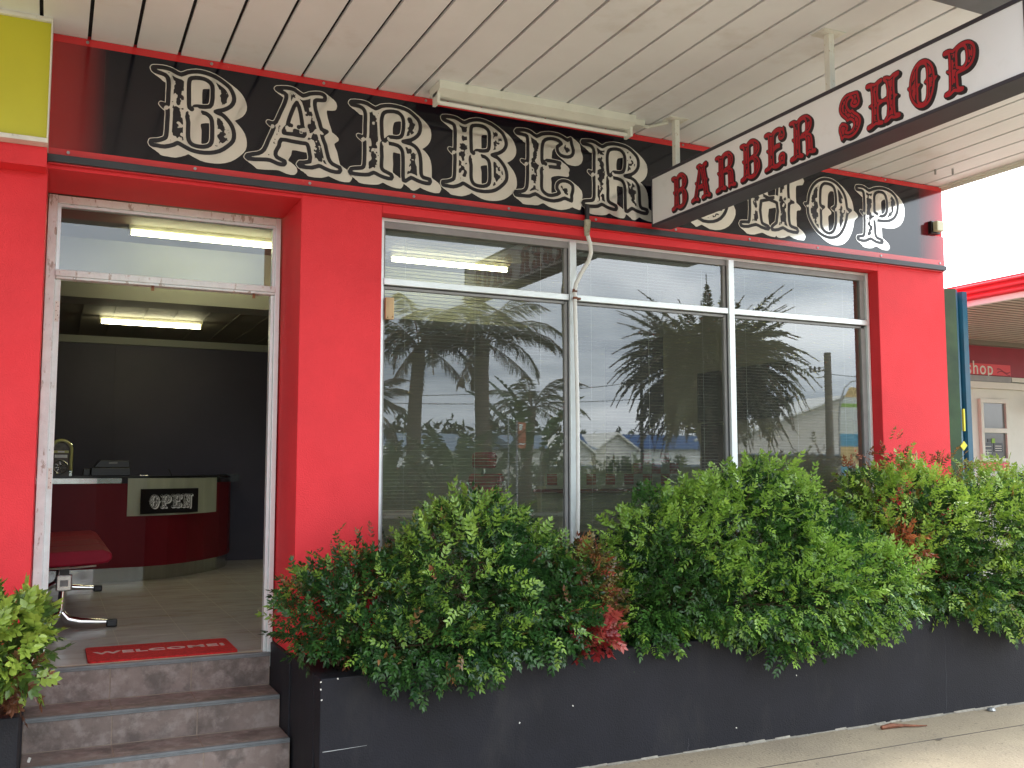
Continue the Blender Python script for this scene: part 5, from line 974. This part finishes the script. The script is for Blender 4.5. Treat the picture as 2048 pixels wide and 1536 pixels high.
# houses
def gable_house(label, x0, x1, y0, y1, eave, ridge, gx, gw, roofm, seed):
    t = thing('house', label, 'house', ((x0 + x1) / 2, y0, 0)); ym = (y0 + y1) / 2
    w = MB(); w.box(x0, x1, y1, y0, 0, eave); w.build('wall', 'weatherboard', t)
    w = MB(); o_ = .4; w.add([(x0 - o_, y0 + o_, eave), (x1 + o_, y0 + o_, eave), (x1 + o_, ym, ridge), (x0 - o_, ym, ridge), (x0 - o_, y1 - o_, eave), (x1 + o_, y1 - o_, eave)], [(0, 1, 2, 3), (3, 2, 5, 4), (0, 3, 4), (1, 5, 2)]); w.build('roof', roofm, t)
    ga, gb = gx - gw / 2, gx + gw / 2; gr = ridge - .05; yb = y0 + 1.2
    w = MB(); w.prism([(ga, 0), (gb, 0), (gb, eave), (gx, gr - .25), (ga, eave)], lambda x, z: (x, yb, z), lambda x, z: (x, ym, z)); w.build('gable_wall', 'weatherboard', t)
    w = MB(); 
    for k in range(14): z = .4 + k * .28; f = min(1, max(0, (gr - .3 - z) / (gr - .25 - eave))) if z > eave else 1; w.box(gx - gw / 2 * f, gx + gw / 2 * f, yb + .001, yb + .02, z, z + .02)
    w.build('board_lines', 'wb_line', t)
    w = MB()
    for s in (-1, 1): w.add([(gx, yb + .3, gr), (gx + s * (gw / 2 + .4), yb + .3, eave - .25), (gx + s * (gw / 2 + .4), ym, eave - .25), (gx, ym, gr), (gx, yb + .3, gr - .16), (gx + s * (gw / 2 + .4), yb + .3, eave - .41), (gx + s * (gw / 2 + .4), ym, eave - .41), (gx, ym, gr - .16)], [(0, 1, 2, 3), (4, 7, 6, 5), (0, 4, 5, 1)])
    w.build('gable_roof', 'weatherboard', t)
    w = MB(); w.box(x0 + 2, x1 - 1, y0 + 1.9, y0 + 2.4, eave * .55, eave * .62)
    w.box(x0 + 2, x1 - 1, y0 + .01, y0 + 1.9, eave * .56, eave * .60); w.build('verandah_roof', 'roof_grey', t)
    w = MB(); k = x0 + 2.6
    while k < x1 - 2.5: w.box(k, k + 1.5, y0 + .005, y0 + .06, .6, eave * .5); k += 2.6
    w.build('window', 'dark_open', t)
    w = MB(); ax = x0 + 1.2; w.tube([(ax, ym, ridge - .6), (ax, ym, ridge + 1.9)], .03, 5); w.tube([(ax - .8, ym, ridge + 1.7), (ax + .8, ym, ridge + 1.7)], .02, 4); w.tube([(ax - .5, ym, ridge + 1.4), (ax + .5, ym, ridge + 1.4)], .02, 4); w.build('antenna', 'black_plastic', t)
    return t
gable_house('pale weatherboard house with a blue roof and front gable across the street', 38.3, 56.0, -55, -64, 3.35, 4.65, 39.6, 3.7, 'roof_blue', 1)
gable_house('pale weatherboard house with a grey blue roof left of the blue roofed one', 31.0, 36.9, -53, -61, 3.2, 4.35, 34.6, 3.0, 'roof_grey', 2)
gable_house('low pale house with a grey roof behind the palms', 14.0, 27.5, -54, -62, 3.0, 4.4, 19.0, 3.6, 'roof_grey', 3)
bb = thing('beige_building', 'beige commercial building with one long sloping roofline across the street', 'building', (38, -31, 0))
w = MB(); w.prism([(33.0, 0), (52, 0), (52, 5.0), (40.5, 5.75), (33.0, 3.33)], lambda x, z: (x, -31, z), lambda x, z: (x, -34, z)); w.build('wall', 'beige_render', bb)
w = MB(); w.add([(32.7, -30.7, 3.35), (40.5, -30.7, 5.86), (40.5, -34.2, 5.86), (32.7, -34.2, 3.35), (32.7, -30.7, 3.24), (40.5, -30.7, 5.75), (40.5, -34.2, 5.75), (32.7, -34.2, 3.24)], [(0, 1, 2, 3), (7, 6, 5, 4), (0, 4, 5, 1), (3, 2, 6, 7), (0, 3, 7, 4), (1, 5, 6, 2)]); w.add([(40.6, -30.7, 5.86), (52.4, -30.7, 5.1), (52.4, -34.2, 5.1), (40.6, -34.2, 5.86)], [(0, 1, 2, 3)]); w.build('roof', 'white_edge', bb)
w = MB(); w.box(33.1, 45, -30.98, -30.9, 2.3, 2.42); w.box(33.0, 47, -30.95, -29.6, 2.42, 2.5); w.build('verandah_roof', 'roof_grey', bb)
w = MB()
for k in range(5): w.box(33.5 + k * 2.4, 35.2 + k * 2.4, -30.97, -30.92, .3, 2.2)
w.build('window', 'dark_open', bb)
# poles and wires
pw_ = thing('power_pole', 'thick timber power pole with a short insulated crossarm, right of the date palm', 'power pole', (31.2, -22, 0))
w = MB(); w.tube([(31.2, -22, -.1), (31.2, -22, 6.85)], [.20, .155], 12); w.build('pole', 'pole_wood', pw_, smooth=True)
w = MB(); w.tube([(31.2, -22, 6.1), (30.2, -22, 5.95)], .045, 6); w.tube([(31.2, -22, 5.8), (30.5, -22, 5.7)], .03, 6)
for x in (30.2, 30.45, 30.7): w.tube([(x, -22, 5.95), (x, -22, 6.2)], .05, 6)
w.build('crossarm', 'black_plastic', pw_)
lp2 = thing('power_pole', 'thin dark steel pole left of the date palm', 'power pole', (24.6, -27, 0))
w = MB(); w.tube([(24.6, -27, -.1), (24.6, -27, 7.4)], [.10, .06], 8); w.build('pole', 'black_plastic', lp2); w = MB(); w.box(24.4, 24.8, -27.1, -26.95, 3.9, 4.2); w.tube([(24.6, -27, 3.3), (24.1, -27, 3.5)], .02, 5); w.build('bracket', 'black_plastic', lp2)
def wire(name, a, b, sag, lab):
    a, b = Vector(a), Vector(b); w = MB(); w.tube([a.lerp(b, k / 12) - Vector((0, 0, sag * 4 * (k / 12) * (1 - k / 12))) for k in range(13)], .014, 4); tag(w.build(name, 'black_plastic'), lab, 'wire')
wire('overhead_wire', (24.6, -27, 5.7), (-8, -22, 5.6), 1.2, 'sagging overhead wire running left from the thin steel pole, upper one')
wire('overhead_wire', (24.6, -27, 4.9), (-8, -23, 4.9), .7, 'sagging overhead wire running left from the thin steel pole, lower one')
wire('overhead_wire', (24.6, -27, 6.4), (31.2, -22, 6.2), .2, 'overhead wire from the thin steel pole to the thick timber pole')
wire('overhead_wire', (31.2, -22, 5.9), (60, -20, 6.8), .6, 'overhead wire running right from the thick timber pole')
# promotional banner
bn2 = thing('promotional_banner', 'curved feather banner in white, blue and sand colours on an arched pole', 'banner', (28.6, -18, 0))
w = MB(); bp = [(27.9, -18, 0), (27.92, -18, 3.6), (28.0, -18, 4.3), (28.25, -18, 4.85), (28.6, -18, 5.12), (29.0, -18, 5.2)]; w.tube(bp, .03, 8); w.build('pole', 'galv', bn2, smooth=True)
def bpanel(z0, z1, mt, name='print'):
    w = MB(); xl = lambda z: 27.96 + (0 if z < 3.6 else .75 * ((z - 3.6) / 1.5) ** 2); w.add([(xl(z0), -18, z0), (29.5, -18, z0), (29.5, -18, z1), (xl(z1), -18, z1), (xl(z0), -18.01, z0), (29.5, -18.01, z0), (29.5, -18.01, z1), (xl(z1), -18.01, z1)], [(0, 1, 2, 3), (4, 7, 6, 5), (0, 4, 5, 1), (2, 6, 7, 3), (0, 3, 7, 4), (1, 5, 6, 2)]); return w.build(name, mt, bn2)
for z0, z1, mt in ((1.0, 1.8, 'sea_blue'), (1.8, 2.55, 'sandy'), (2.55, 3.05, 'sea_blue'), (3.05, 4.1, 'banner_white'), (4.1, 4.25, 'lime'), (4.25, 4.5, 'banner_white'), (4.5, 4.9, 'sandy')): bpanel(z0, z1, mt)
# parking sign
ps = thing('parking_sign', 'orange and white parking sign on a grey steel post under the palms', 'road sign', (11.3, -12.6, 0))
w = MB(); w.tube([(11.3, -12.6, 0), (11.3, -12.6, 2.95)], .03, 8); w.tube([(11.05, -12.6, 0), (11.05, -12.6, 3.0)], .02, 8); w.build('post', 'galv', ps)
w = MB(); w.box(11.33, 11.55, -12.58, -12.56, 2.2, 2.9); w.build('plate', 'orange_sign', ps); w = MB(); w.box(11.35, 11.45, -12.559, -12.555, 2.68, 2.85); w.box(11.35, 11.53, -12.559, -12.555, 2.3, 2.34); w.build('plate_marks', 'banner_white', ps)
